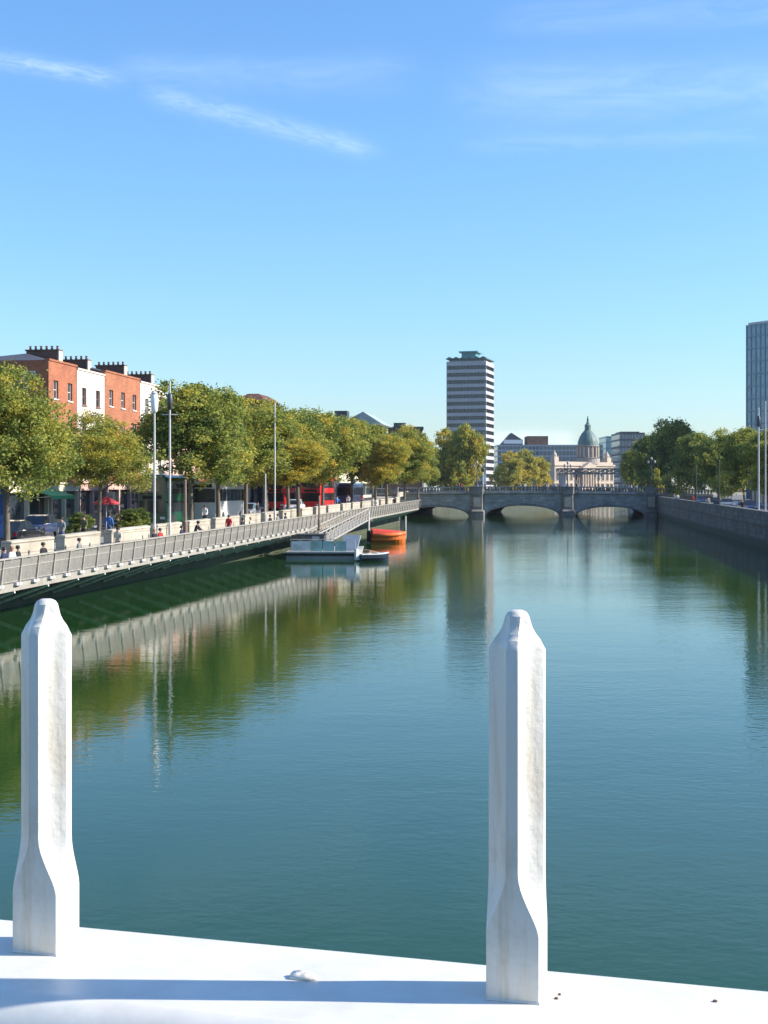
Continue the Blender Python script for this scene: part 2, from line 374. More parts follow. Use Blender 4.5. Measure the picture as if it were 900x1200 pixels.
# ------------------------------------------------------------------ setting: water, land, roads
DS = [-60, 0, 40, 64.7, 90, 126, 170, 208, 250, 287, 312, 337, 390, 450, 500, 560, 600, 670, 740, 820, 900, 1100, 1300]
def strip(name, m, side, o0, o1, dz, ds=DS, kind='structure', solid=None):
    b = MB()
    for d0, d1 in zip(ds, ds[1:]):
        q = []
        for d, o in ((d0, o0), (d0, o1), (d1, o1), (d1, o0)):
            q.append(((wl(d)-o) if side < 0 else (wr(d)+o), d, (zl(d) if side < 0 else zr(d))+dz))
        b.face(q if side > 0 else q[::-1])
        if solid:
            for o in (o0, o1):
                x = (lambda d: wl(d)-o) if side < 0 else (lambda d: wr(d)+o)
                z = zl if side < 0 else zr
                b.face([(x(d0), d0, z(d0)+dz), (x(d1), d1, z(d1)+dz), (x(d1), d1, z(d1)+dz-solid), (x(d0), d0, z(d0)+dz-solid)])
    o = b.build(name, m); o['kind'] = kind; return o
wb = MB(); wb.face([(-400, -80, 0), (900, -80, 0), (900, 1310, 0), (-400, 1310, 0)])
o = wb.build('river_water', M['water']); o['kind'] = 'structure'
# land each side as one sheet out to the horizon
lb = MB()
for side in (-1, 1):
    for d0, d1 in zip(DS, DS[1:]):
        f = (lambda d: (wl(d)-.3, d, zl(d)-.16)) if side < 0 else (lambda d: (wr(d)+.3, d, zr(d)-.16))
        g = (lambda d: (-5000, d, zl(d)-.16)) if side < 0 else (lambda d: (5000, d, zr(d)-.16))
        lb.face([f(d0), f(d1), g(d1), g(d0)][::side])
lb.face([(-5000, 1300, 4.0), (5000, 1300, 3.2), (5000, 6000, 3.6), (-5000, 6000, 3.6)])
lb.face([(-5000, 1300, 4.0), (-5000, 1300, -1), (5000, 1300, -1), (5000, 1300, 3.2)])
o = lb.build('ground', M['earth']); o['kind'] = 'structure'
NEARD = [-60, 0, 40, 64.7, 90, 126, 170, 208, 250, 287]
strip('quay_pavement', M['paving'], -1, .6, 4.6, 0, NEARD, solid=.3)
strip('kerb', M['kerb'], -1, 4.6, 4.85, .01, NEARD, solid=.3)
strip('quay_road', M['asphalt'], -1, 4.85, 12.6, -.12, NEARD)
for oo in (7.3, 9.9): 
    b = MB(); d = 66
    while d < 284:
        b.face([(wl(q)-o2, q, zl(q)-.116) for q, o2 in ((d, oo), (d, oo+.12), (d+2, oo+.12), (d+2, oo))]); d += 5
    o = b.build('lane_marking', M['line']); o['kind'] = 'structure'
strip('kerb', M['kerb'], -1, 12.6, 12.85, .01, NEARD, solid=.3)
strip('quay_pavement', M['paving'], -1, 12.85, 19, 0, NEARD, solid=.3)
strip('quay_pavement', M['paving'], 1, .6, 4.2, 0, NEARD, solid=.3)
strip('kerb', M['kerb'], 1, 4.2, 4.45, .01, NEARD, solid=.3)
strip('quay_road', M['asphalt'], 1, 4.45, 14, -.12, NEARD)
strip('quay_pavement', M['paving'], 1, 14, 19, 0, NEARD, solid=.3)

# ------------------------------------------------------------------ quay walls
def quay_wall(name, side, label, m, ds, zfun, top=0.0, thick=.6):
    b = MB(); w_ = wl if side < 0 else wr
    rings = []
    for d in ds:
        x = w_(d); s = side
        rings.append([(x, d, -3), (x+s*.05, d, zfun(d)-.35), (x-s*.06, d, zfun(d)-.33), (x-s*.06, d, zfun(d)+top), (x+s*thick, d, zfun(d)+top), (x+s*thick, d, -3)])
    b.loft(rings)
    return tag(b.build(name, m), label, 'wall')
lw = quay_wall('quay_wall', -1, 'stone river wall on the left bank behind and under the boardwalk', M['old_stone'], [-40, 0, 40, 64.7, 120, 208, 250, 287], zl, 0.006)
d = 57.0; k = 0
while d < 280:
    ln = (5.4 if k % 3 else 7.2) if d < 208 else 22
    b = MB(); e = d+ln
    rings = []
    for q in (d, e):
        x = wl(q); z = zl(q)
        rings.append([(x-.05, q, z+.01), (x-.05, q, z+.80), (x-.01, q, z+.83), (x-.03, q, z+.93), (x-.28, q, z+.98), (x-.53, q, z+.93), (x-.53, q, z+.01)])
    b.loft(rings)
    o = b.build('parapet', M['cream_stone'], lw); bevel(o, .03)
    d = e+(1.5 if d < 208 else .0)+(0 if k % 2 else .4); k += 1
rw = quay_wall('quay_wall', 1, 'long dark stone river wall of the right bank, in shade', M['old_stone'], [-40, 40, 126, 200, 287], zr, .95, .55)
b = MB(); rings = []
for q in (-40, 126, 287):
    x = wr(q); z = zr(q)+.953
    rings.append([(x-.1, q, z), (x-.1, q, z+.12), (x+.25, q, z+.17), (x+.6, q, z+.12), (x+.6, q, z)])
b.loft(rings); b.build('coping', M['granite'], rw)
quay_wall('quay_wall', -1, 'far river wall of the left bank beyond the stone bridge', M['algae_stone'], [347, 450, 560, 600, 740, 900], zl, 1.0)
quay_wall('quay_wall', 1, 'far river wall of the right bank beyond the stone bridge', M['granite'], [347, 450, 560, 600, 740, 900], zr, 1.0)

# ------------------------------------------------------------------ boardwalk (straight, frame along the left quay)
CA = math.cos(QA); SL = .0085*CA
BW = thing('boardwalk', 'timber decked boardwalk with pale slanting railing hung along the left quay wall', 'boardwalk', (-17.65, 64.7, zl(64.7)), -QA)
S0, S1 = (48-64.7)/CA, (208-64.7)/CA
OUT = 2.7
def bz(s): return SL*s
b = MB(); rings = []
for s in (S0, S1): rings.append([(.12, s, bz(s)-.62), (OUT, s, bz(s)-.62), (OUT, s, bz(s)-.5), (.12, s, bz(s)-.5)])
b.loft(rings); b.build('deck', M['deck_wood'], BW)
b = MB(); rings = []
for s in (S0, S1+.15): rings.append([(OUT+.003, s, bz(s)-.84), (OUT+.12, s, bz(s)-.84), (OUT+.16, s, bz(s)-.5), (OUT+.003, s, bz(s)-.46)])
b.loft(rings); b.build('edge_beam', M['rail'], BW)
b = MB(); rings = []
for s in (S0, S1): rings.append([(OUT+.30, s, bz(s)+.56), (OUT+.46, s, bz(s)+.56), (OUT+.46, s, bz(s)+.62), (OUT+.30, s, bz(s)+.62)])
b.loft(rings); b.build('handrail', M['rail'], BW)
PITCH = 1.9
pb = MB(); pb.prism_y([(OUT+.18, -.62), (OUT+.30, -.62), (OUT+.44, .555), (OUT+.34, .555)], -.045, .045)
post_me = pb.mesh('post', M['rail'])
fb = MB(); fb.box(OUT+.163, OUT+.30, -.30, .30, -.60, -.47)
foot_me = fb.mesh('post_foot', M['pole'])
nb = MB()
for j in range(1, 20):
    s = PITCH*j/20
    nb.prism_y([(OUT+.215, -.46+SL*s), (OUT+.227, -.46+SL*s), (OUT+.372, .54+SL*s), (OUT+.36, .54+SL*s)], s-.027, s+.027)
for k in range(2):
    z = -.42+.6*k; x = OUT+.235+.14*(z+.46)
    nb.loft([[(x, s, z+SL*s), (x+.02, s, z+SL*s), (x+.02, s, z+.03+SL*s), (x, s, z+.03+SL*s)] for s in (.05, PITCH-.05)])
panel_me = nb.mesh('railing_panel', M['rail'])
kb = MB(); kb.tube([(OUT+.08, 0, -.88), (.06, 0, -1.85)], .075, 6); kb.tube([(OUT-.1, 0, -.74), (.06, 0, -.74)], .055, 6)
strut_me = kb.mesh('bracket', M['brace'])
s = S0+.5; k = 0
while s < S1-.1:
    put('post', post_me, BW, (0, s, bz(s)))
    if k < 40: put('post_foot', foot_me, BW, (0, s, bz(s)))
    if s+PITCH < S1: put('railing_panel', panel_me, BW, (0, s, bz(s)))
    if k % 2 == 0: put('bracket', strut_me, BW, (0, s, bz(s)))
    s += PITCH; k += 1
b = MB()
for s in np.arange(S0+2, S1, 9.5): b.tube([(OUT-.15, s, bz(s)-.63), (OUT-.15, s, -5)], .13, 8)
# end return of the railing
b2 = MB(); b2.box(.2, OUT+.44, S1, S1+.08, bz(S1)-.46, bz(S1)+.6); b2.build('end_panel', M['rail'], BW)
tag(MB().tube([(0, 0, -4), (0, 0, 2.2)], .16, 10).lathe([(.16, 2.2), (.2, 2.25), (.02, 2.5)], n=10).build('mooring_pile', M['pole'], None, (X(475, 205), 205, 0)), 'pale mooring pile in the water at the far end of the boardwalk', 'mooring pile')

# ------------------------------------------------------------------ near railing of the footbridge
RL = thing('bridge_railing', 'white painted iron bridge railing with pointed pickets in the foreground', 'railing', (.091, .9625, H0-.3445), -R(15.8))
# rail section in local (y,z): y away from the viewer
prof = [(.060, -.05), (.063, -.014), (.057, -.004), (.046, 0), (-.088, 0), (-.098, -.002), (-.107, -.006), (-.115, -.014), (-.121, -.028), (-.124, -.05)]
prof = [(.060, -.05), (.0635, -.03), (.063, -.014), (.0605, -.008), (.057, -.004), (.052, -.001), (.046, 0), (-.02, 0), (-.086, 0)]+[(-.086-.037*math.sin(R(t)), -.05*(1-math.cos(R(t)))) for t in range(6, 91, 6)]
b = MB(); b.prism_x(prof, -6, 6)
o = b.build('rail', M['rail_paint'], RL, smooth=True); wn = o.modifiers.new('normals', 'WEIGHTED_NORMAL'); wn.keep_sharp = False
b = MB()
for k in range(86):
    x = -5.95+.14*k; b.lathe([(.011, -1.12), (.011, -.06)], (x, -.02, 0), 6)
for k in range(43):
    x = -5.95+.28*k; b.tube([(x, -.02, -1.1), (x+.14, -.02, -.6), (x, -.02, -.09)], .009, 5); b.tube([(x+.28, -.02, -1.1), (x+.14, -.02, -.6), (x+.28, -.02, -.09)], .009, 5)
b.build('lattice_panel', M['rail_paint'], RL)
MB().box(-6, 6, -.06, .03, -1.2, -1.12).build('lower_rail', M['rail_paint'], RL)
FB = thing('footbridge', 'footbridge deck below and behind the white railing', 'bridge', (.091, .9625, H0-1.55), -R(15.8))
MB().box(-6, 6, -3.4, .08, -.14, 0).build('deck', M['asphalt'], FB); MB().box(-6, 6, -.3, .1, -.55, -.143).build('arch_rib', M['rail_paint'], FB)
def picket_mesh():
    a = .0179
    def ring(z, ax, f, conc):
        # square with concave chamfers: 4 flats of half width f at distance ax, chamfer mid-points pulled in
        pts = []
        for k in range(4):
            c, s = math.cos(math.pi/2*k), math.sin(math.pi/2*k)
            q = [(ax, -f), (ax, f)]
            mid = (ax+f)/2
            q2 = []
            for t in (.2, .5, .8):
                px, py = ax+(f-ax)*t, f+(ax-f)*t
                pull = conc*4*t*(1-t)
                q2.append((px-pull*.7071, py-pull*.7071))
            for x, y in q+q2: pts.append((x*c-y*s, x*s+y*c, z))
        return pts
    def lerp_(u, v, t): return u+(v-u)*t
    R_ = []
    f0, f1 = a*.995, a*.22; au = a*1.06
    R_.append(ring(0, a, f0, 0)); R_.append(ring(.045, a, f0, 0))
    for i in range(1, 9):
        t = i/8; e = t*t*(3-2*t)
        R_.append(ring(.045+.042*t, lerp_(a, au, e), lerp_(f0, f1, e**.8), .0020*e))
    R_.append(ring(.12, au, f1, .002)); R_.append(ring(.18, au, f1, .002)); R_.append(ring(.238, au, f1, .002))
    for z, s_, f in ((.241, .97, .21), (.245, .86, .23), (.249, .68, .27), (.253, .56, .32), (.257, .49, .40), (.261, .42, .52), (.2635, .33, .60), (.265, .18, .65)):
        R_.append(ring(z, a*s_, a*s_*f, .0016*s_*(1-f)))
    b = MB(); b.loft(R_)
    me = b.mesh('picket', M['white_paint'])
    for p in me.polygons: p.use_smooth = True
    return me
pk = picket_mesh()
for v_ in pk.vertices: v_.co.z *= .988
for i, dx in enumerate([(.3588*k) for k in range(-15, 16)]):
    o = put('picket', pk, RL, (dx, 0, .0)); bevel(o, .0012, 2, 50)
    b = MB(); b.lathe([(.0268, 0), (.0258, .0012), (.0245, .002)], n=4, rot=math.pi/4)
    b.build('base_weld', M['white_paint'], o, (0, 0, .0002))
b = MB(); q = random.Random(3)
b.loft([[(-.151+.0105*k*math.cos(a)*(1+.25*math.sin(3*a+1)), -.013+.0062*k*math.sin(a)*(1+.2*math.cos(2*a)), z+.0012*k*(1-k)*math.sin(5*a)+.0012*math.cos(a-2)*(1-k)) for a in (2*math.pi*i/18 for i in range(18))] for z, k in ((.0002, 1), (.0018, .93), (.0034, .74), (.0043, .45), (.0047, .12))])
b.build('paint_blob', M['white_paint'], RL, smooth=True)
b = MB()
for (dx, dy, r) in ((.0275, -.004, .0016), (.0285, .004, .0012), (.131, .02, .0018)):
    b.lathe([(r, 0), (r*.8, .0008), (r*.2, .0012)], (dx, dy, .0002), 7)
b.build('rust_speck', mat('rust', (.12, .07, .04), .9, .4, 80), RL)

# ------------------------------------------------------------------ trees
def crown_mesh(name, seed, clumps, per, leaf, W=9., Hh=9.):
    g = np.random.default_rng(seed)
    nl = 11
    lob = []
    for i in range(nl):
        a = 2*math.pi*i/nl*2.4+g.uniform(-.4, .4); r = g.uniform(.10, .30)*W; z = g.uniform(.22, .80)*Hh
        if z > .66*Hh: r *= .55
        lob.append((r*math.cos(a), r*math.sin(a), z, g.uniform(.17, .27)*W))
    lob.append((0, 0, .5*Hh, .30*W)); lob.append((g.uniform(-.5, .5), g.uniform(-.5, .5), .84*Hh, .15*W))
    lob = np.array(lob)
    wts = lob[:, 3]**2; wts /= wts.sum()
    idx = g.choice(len(lob), clumps, p=wts)
    dv = g.normal(size=(clumps, 3)); dv /= np.linalg.norm(dv, axis=1)[:, None]
    rad = g.uniform(.4, 1.12, clumps)**.6
    c = lob[idx, :3]+dv*(lob[idx, 3]*rad)[:, None]*np.array([1, 1, .92])
    tint = g.normal(0, .15, clumps)+.12*np.sin(c[:, 0]*.9+seed)*np.cos(c[:, 2]*.8)
    n = clumps*per
    cc = np.repeat(c, per, 0)+g.normal(0, .24, (n, 3))*np.array([1.1, 1.1, .8])
    tt = np.repeat(tint, per)+g.normal(0, .10, n)
    nr = g.normal(size=(n, 3)); nr[:, 2] += .5; nr /= np.linalg.norm(nr, axis=1)[:, None]
    u = np.cross(nr, g.normal(size=(n, 3))); u /= np.linalg.norm(u, axis=1)[:, None]
    v = np.cross(nr, u)
    sz = (leaf*g.uniform(.6, 1.35, n))[:, None]
    P = np.empty((n, 4, 3)); P[:, 0] = cc-u*sz*.6; P[:, 1] = cc+v*sz*.42; P[:, 2] = cc+u*sz*.6; P[:, 3] = cc-v*sz*.42
    P = P.reshape(-1, 3)
    for ax, lo_, hi_ in ((0, -.5, .5), (1, -.5, .5), (2, 0, 1)):
        q0, q1 = np.percentile(P[:, ax], (1.2, 98.8)); P[:, ax] = lo_+(P[:, ax]-q0)/(q1-q0)*(hi_-lo_)
    me = bpy.data.meshes.new(name)
    me.vertices.add(n*4); me.vertices.foreach_set('co', P.astype(np.float32).ravel())
    me.loops.add(n*4); me.loops.foreach_set('vertex_index', np.arange(n*4, dtype=np.int32))
    me.polygons.add(n); me.polygons.foreach_set('loop_start', np.arange(0, n*4, 4, dtype=np.int32)); me.polygons.foreach_set('loop_total', np.full(n, 4, dtype=np.int32))
    at = me.attributes.new('tint', 'FLOAT', 'FACE'); at.data.foreach_set('value', tt.astype(np.float32))
    me.materials.append(M['leaf']); me.update(); me.validate()
    return me
CR_NEAR = [crown_mesh('crown_dense', 11, 700, 90, .13), crown_mesh('crown_dense', 12, 560, 90, .13, 8, 7)]
CR = [crown_mesh('crown', 20+i, 470, 80, .17) for i in range(5)]
CR_FAR = [crown_mesh('crown_far', 40+i, 420, 56, .24) for i in range(3)]
def tree(px, D, topy, wpx, label, base, tint=.45, cr=None, bottom=None, group='trees along the quays', trunk_r=.2, seed=None):
    g = random.Random(int(px*7+D))
    x = X(px, D); z0 = base; zt = Z(topy, D); W = wpx/F*D
    zb = bottom if bottom is not None else z0+2.7
    t = thing('plane_tree', label, 'tree', (x, D, z0), 0, group)
    hb = zb-z0; ht = zt-z0
    b = MB(); cx, cy = g.uniform(-.2, .2), g.uniform(-.2, .2)
    b.tube([(0, 0, -.1), (0, 0, .25), (cx*.4, cy*.4, hb*.6), (cx, cy, hb+.5), (cx*1.4, cy*1.4, hb+(ht-hb)*.4), (cx*2, cy*2, hb+(ht-hb)*.8)], [trunk_r*1.5, trunk_r, trunk_r*.85, trunk_r*.75, trunk_r*.5, .04], 8)
    for k in range(7):
        a = 2*math.pi*k/7*1.7+g.uniform(-.3, .3); h1 = hb*.85+(ht-hb)*.07*k; ex = W*.36*(1-.07*k)
        h2 = min(ht*.92, h1+(ht-hb)*g.uniform(.2, .34))
        b.tube([(cx, cy, h1), (cx+ex*.45*math.cos(a), cy+ex*.45*math.sin(a), h1+(h2-h1)*.6), (cx+ex*math.cos(a), cy+ex*math.sin(a), h2)], [trunk_r*.45, trunk_r*.3, .03], 6)
    b.build('trunk', M['bark'], t, smooth=True)
    me = (cr or CR); me = me[g.randrange(len(me))]
    o = put('crown', me, t, (cx, cy, hb), g.uniform(0, 6.28), (W, W, ht-hb)); o.color = (tint, tint, tint, 1)
    return t
LT = [ # px, D, top, width px, tint, label
 (8, 78, 436, 150, .46, 'big olive plane tree furthest left, above the cream shopfront'),
 (116, 92, 490, 104, .56, 'short rounded yellow-green tree in front of the red brick terrace'),
 (224, 110, 455, 126, .42, 'tallest dark green tree of the left bank, behind the two tall lamp posts'),
 (256, 117, 464, 70, .45, 'narrow olive tree between the tall dark tree and the broad one'),
 (312, 133, 478, 70, .46, 'olive tree directly behind the slim pole'),
 (288, 124, 474, 104, .48, 'broad olive tree just left of the slim pole, above the white coach'),
 (338, 142, 483, 92, .44, 'green tree under the dark red rooftop block'),
 (350, 130, 518, 66, .74, 'low yellow autumn tree above the red bus'),
 (378, 166, 486, 90, .50, 'wide olive brown tree in the middle of the left bank row'),
 (412, 186, 493, 76, .48, 'mid green tree below the pale gabled roof'),
 (440, 196, 503, 64, .44, 'green tree just left of the bright yellow narrow tree'),
 (453, 184, 514, 50, .68, 'bright yellow narrow tree above the far end of the gangway'),
 (474, 226, 505, 56, .57, 'olive gold tree nearest the stone bridge on the left bank'),
 (490, 262, 511, 42, .58, 'small olive tree at the left end of the stone bridge'),
]
for i, (px, D, ty, wp, ti, lab) in enumerate(LT):
    tree(px, D, ty, wp, lab, zl(D), ti, CR_NEAR if i < 2 else CR, bottom=zl(D)+(3.5 if px < 200 or px > 320 else 4.0), trunk_r=.2 if i != 1 else .14)
FT = [(517, 400, 507, 46, .62, 'golden tree behind the bridge, just left of the banded tower'),
      (543, 396, 503, 46, .66, 'golden brown tree in front of the banded tower'),
      (594, 560, 532, 34, .72, 'yellow tree right of the banded tower'),
      (612, 566, 530, 36, .64, 'middle olive tree of the three right of the banded tower'),
      (632, 575, 538, 28, .74, 'yellow tree left of the domed building')]
for px, D, ty, wp, ti, lab in FT: tree(px, D, ty, wp, lab, zl(D), ti, CR_FAR, bottom=zl(D)+2.0, group='trees beyond the bridge', trunk_r=.25)
RT = [(741, 384, 530, 26, .5, 'small pale green tree at the right end of the bridge'),
      (760, 356, 512, 38, .32, 'dark tree left of the tallest tree on the right bank'),
      (786, 334, 496, 56, .30, 'tallest dark green tree of the right bank'),
      (815, 282, 511, 60, .34, 'dark green tree in the middle of the right bank'),
      (842, 236, 510, 58, .36, 'olive topped tree below and left of the glass tower'),
      (873, 196, 506, 62, .44, 'yellow green tree in front of the glass tower base'),
      (915, 172, 508, 74, .46, 'olive tree cut by the edge of the view on the right bank')]
for px, D, ty, wp, ti, lab in RT: tree(px, D, ty, wp, lab, zr(D), ti, CR, bottom=zr(D)+2.6)
tree(770, 300, 551, 13, 'small rounded yellow-green sapling behind the right quay wall', zr(300), .55, CR_FAR, bottom=zr(300)+1.2, trunk_r=.08)

# ------------------------------------------------------------------ terrace houses
def terrace(name, label, D0, D1, top, m, bays, floors, shop, shop_label=None, win='frame_white', roof='gable', hip=False, chim=True, depth=8.2, winw=1.05, off=16, rise=1.15, cat='building', side_win=False, sash_h=1.75):
    zb = zl((D0+D1)/2)-.05
    x0 = wl(D0) if D0 < 208 else wl(D0)
    base = Vector((-33.65-(16-off)*-1*0+.1394*(D0-64.7), D0, zb))
    t = thing(name, label, cat, base, -QA)
    W = (D1-D0)/CA; Hh = top-zb
    gh = 3.6
    fh = (Hh-gh-.7)/(floors-1)
    # openings: list of (y0,y1,z0,z1)
    cols = [W*(i+.5)/bays for i in range(bays)]
    rows = [gh+fh*i+fh*.24 for i in range(floors-1)]
    hs = [min(sash_h*(1.15 if i == 0 else 1.0 if i < floors-2 else .85), fh*.68) for i in range(floors-1)]
    b = MB(); dp = .18
    ys = [0]
    for c in cols: ys += [c-winw/2, c+winw/2]
    ys.append(W)
    for i in range(0, len(ys)-1, 2): b.face([(0, ys[i], gh), (0, ys[i+1], gh), (0, ys[i+1], Hh), (0, ys[i], Hh)])
    for c in cols:
        a, e = c-winw/2, c+winw/2; z = gh
        for r, h in zip(rows, hs):
            b.face([(0, a, z), (0, e, z), (0, e, r), (0, a, r)])
            for q in ([(0, a, r), (0, e, r), (-dp, e, r), (-dp, a, r)], [(0, a, r+h), (0, e, r+h), (-dp, e, r+h), (-dp, a, r+h)], [(0, a, r), (0, a, r+h), (-dp, a, r+h), (-dp, a, r)], [(0, e, r), (0, e, r+h), (-dp, e, r+h), (-dp, e, r)]): b.face(q)
            z = r+h
        b.face([(0, a, z), (0, e, z), (0, e, Hh), (0, a, Hh)])
    # side, back and inner lining
    b.face([(0, 0, 0), (-depth, 0, 0), (-depth, 0, Hh), (0, 0, Hh)]); b.face([(0, W, 0), (-depth, W, 0), (-depth, W, Hh), (0, W, Hh)])
    b.face([(-depth, 0, 0), (-depth, W, 0), (-depth, W, Hh), (-depth, 0, Hh)])
    b.face([(-.5, .01, 0), (-.5, W-.01, 0), (-.5, W-.01, Hh), (-.5, .01, Hh)])
    b.build('wall', m, t)
    b = MB(); b.box(-.35, .08, -.003, W+.003, Hh+.003, Hh+.16); b.build('parapet', m, t)
    # windows
    cache = {}
    for c in cols:
        for r, h in zip(rows, hs):
            key = round(h, 3)
            if key not in cache:
                f = MB(); w2 = winw/2; s_ = .07
                f.box(-.05, .02, -w2, -w2+s_, 0, h); f.box(-.05, .02, w2-s_, w2, 0, h); f.box(-.05, .02, -w2+s_, w2-s_, h-s_, h); f.box(-.05, .02, -w2+s_, w2-s_, 0, s_)
                f.box(-.04, .015, -w2+s_, w2-s_, h*.5-.025, h*.5+.025); f.box(-.04, .005, -.015, .015, s_, h*.5-.025); f.box(-.04, .005, -.015, .015, h*.5+.025, h-s_)
                f.box(.03, .26, -w2-.08, w2+.08, -.10, -.003)
                p = MB(); p.face([(-.03, -w2+s_, s_), (-.03, w2-s_, s_), (-.03, w2-s_, h-s_), (-.03, -w2+s_, h-s_)])
                cache[key] = (f.mesh('window', M[win]), p.mesh('pane', M['pane']))
            wo = put('window', cache[key][0], t, (-dp, c, r)); put('pane', cache[key][1], wo)
    # shopfront
    f = MB(); f.box(-.3, .16, .1, W-.1, 0, .55)
    n = max(2, bays)
    for i in range(n+1):
        y = .12+(W-.24)*i/n; f.box(-.28, .22, max(.1, y-.16), min(W-.1, y+.16), .55, 2.85)
    f.box(-.28, .25, .1, W-.1, 2.85, gh-.15); f.box(-.28, .40, .05, W-.05, gh-.147, gh-.02)
    so_ = f.build('shopfront', M[shop], t)
    p = MB()
    for i in range(n):
        y0, y1 = .12+(W-.24)*i/n+.16, .12+(W-.24)*(i+1)/n-.16
        p.face([(-.1, y0, .55), (-.1, y1, .55), (-.1, y1, 2.85), (-.1, y0, 2.85)])
    p.build('pane', M['pane'], so_)
    # roof
    rb = MB(); e0 = -.2; e1 = -depth; rx = (e0+e1)/2; zr_ = Hh+rise
    h0 = W*.9 if hip else 0
    A, B_, C_, D_ = (e0, 0, Hh+.02), (e0, W, Hh+.02), (e1, W, Hh+.02), (e1, 0, Hh+.02)
    R0, R1 = (rx, h0, zr_), (rx, W, zr_)
    rb.face([A, B_, R1, R0]); rb.face([D_, C_, R1, R0]); rb.face([B_, C_, R1]); rb.face([A, D_, R0]); rb.face([A, B_, C_, D_])
    ro = rb.build('roof', M['slate'], t)
    if chim:
        cb = MB(); yb = W
        cb.box(-4.3, -1.5, yb-.42, yb+.42, Hh-.5, zr_+.22); cb.box(-4.4, -1.4, yb-.48, yb+.48, zr_+.223, zr_+.34)
        for k in range(6): cb.lathe([(.12, 0), (.11, .1), (.09, .24), (.125, .29), (.11, .33)], (-4.1+k*.48, yb, zr_+.343), 8, 1)
        cb.box(-1.497, -1.40, yb-.42, yb+.42, Hh+.1, zr_+.22, 2)  # cream slab: sunlight on the stack's river end, put into the colour
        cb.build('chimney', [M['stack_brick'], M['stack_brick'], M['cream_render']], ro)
    return t
terrace('terraced_house', 'cream shopfront building lowest and furthest left, behind the olive tree', 92, 112.6, 10.6, M['cream_render'], 5, 3, 'shop_cream', chim=False)
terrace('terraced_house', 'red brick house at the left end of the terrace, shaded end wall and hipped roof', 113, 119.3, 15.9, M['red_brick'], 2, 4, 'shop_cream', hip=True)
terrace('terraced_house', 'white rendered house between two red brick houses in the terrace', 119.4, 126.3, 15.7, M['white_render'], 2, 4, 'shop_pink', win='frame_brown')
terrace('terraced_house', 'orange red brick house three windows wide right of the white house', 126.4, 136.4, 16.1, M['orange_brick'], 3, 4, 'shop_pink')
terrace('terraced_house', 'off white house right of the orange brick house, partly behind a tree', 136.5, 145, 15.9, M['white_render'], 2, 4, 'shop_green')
HB = [(145.1, 156, 13.5, 'pink_render', 3, 'shop_dark', 'pinkish house behind the tall dark tree'), (156.1, 170, 13, 'brown_brick', 3, 'shop_red', 'brown brick house behind the olive tree over the coach'),
      (170.1, 188, 13.6, 'cream_render', 4, 'shop_dark', 'cream house behind the green trees in mid terrace'),
      (206.1, 226, 14, 'grey_render', 4, 'shop_blue', 'grey house right of the dark red rooftop block'), (226.1, 248, 14.4, 'orange_brick', 4, 'shop_dark', 'orange brick house behind the middle trees'),
      (248.1, 289, 15, 'cream_render', 4, 'shop_cream', 'long cream house left of the pale gabled building')]
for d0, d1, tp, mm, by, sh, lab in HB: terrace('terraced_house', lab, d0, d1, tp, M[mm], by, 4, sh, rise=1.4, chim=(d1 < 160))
terrace('corner_building', 'dark red brick block with a small hipped rooftop storey above the trees', 188.1, 206, 15.6, M['dark_brick'], 4, 4, 'shop_dark', rise=.9, chim=False)
cb_ = bpy.data.objects[-1] if False else [o for o in bpy.data.objects if o.name == 'corner_building'][0]
MB().box(-4.2, -.4, 3.5, 13, 15.6-zl(197)+.1, 17.7-zl(197)).build('rooftop_storey', M['dark_brick'], cb_); MB().loft([[(-4.5, 3.2, 17.7-zl(197)), (-.1, 3.2, 17.7-zl(197)), (-.1, 13.3, 17.7-zl(197)), (-4.5, 13.3, 17.7-zl(197))], [(-3, 5, 18.7-zl(197)), (-1.5, 5, 18.7-zl(197)), (-1.5, 11.5, 18.7-zl(197)), (-3, 11.5, 18.7-zl(197))]]).build('rooftop_roof', M['dark_brick'], cb_)
gb = terrace('gabled_building', 'pale building with a greenish glazed gable roof rising over the trees', 289.2, 312, 18.6, M['white_render'], 4, 5, 'shop_dark', rise=.5, chim=False)
b = MB(); b.prism_y([(-7.8, 14.9), (1.6, 14.9), (-2.6, 17.6)], 4, 20); b.build('gable_roof', M['pale_roof'], gb)
b = MB(); b.box(-8, -5.4, .5, 3.5, 14.4, 17.6); b.build('plant_room', M['dark_steel'], gb)
dk = thing('office_block', 'dark roofed block far left of the bridge, top just above the last trees', 'building', (X(478, 350), 350, zl(350)))
MB().box(-5, 3.6, 0, 14, 0, 16.2).build('wall', M['brown_brick'], dk); MB().box(-5.3, 3.9, -.3, 14.3, 16.2, 16.9).build('roof', M['slate'], dk); MB().box(-3.5, -.5, 3, 7, 16.9, 18).build('plant_room', M['dark_steel'], dk)
f = MB(); p = MB()
for zz in (4, 7.2, 10.4, 13.4):
    for xx in (-4, -1.6, .8): wo = MB().box(-.1, 1.6, -.05, -.003, -.1, 1.9).build('window_surround', M['frame_white'], dk, (xx, 0, zz)); MB().face([(0, -.06, 0), (1.5, -.06, 0), (1.5, -.06, 1.8), (0, -.06, 1.8)]).build('pane', M['pane'], wo)
# gable windows on the exposed end of the brick house
gab = [o for o in bpy.data.objects if o.get('label', '').startswith('red brick house at the left end')][0]
f = MB(); f.box(-.5, .5, -.05, -.003, 0, 1.3); f.box(-.6, .6, -.12, -.003, -.12, -.003)
p = MB(); p.face([(-.42, -.055, .08), (.42, -.055, .08), (.42, -.055, 1.22), (-.42, -.055, 1.22)])
fm, pm = f.mesh('window', M['frame_white']), p.mesh('pane', M['pane'])
for xx in (-1.6, -2.9):
    wo = put('window', fm, gab, (xx, 0, 11.2)); put('pane', pm, wo)
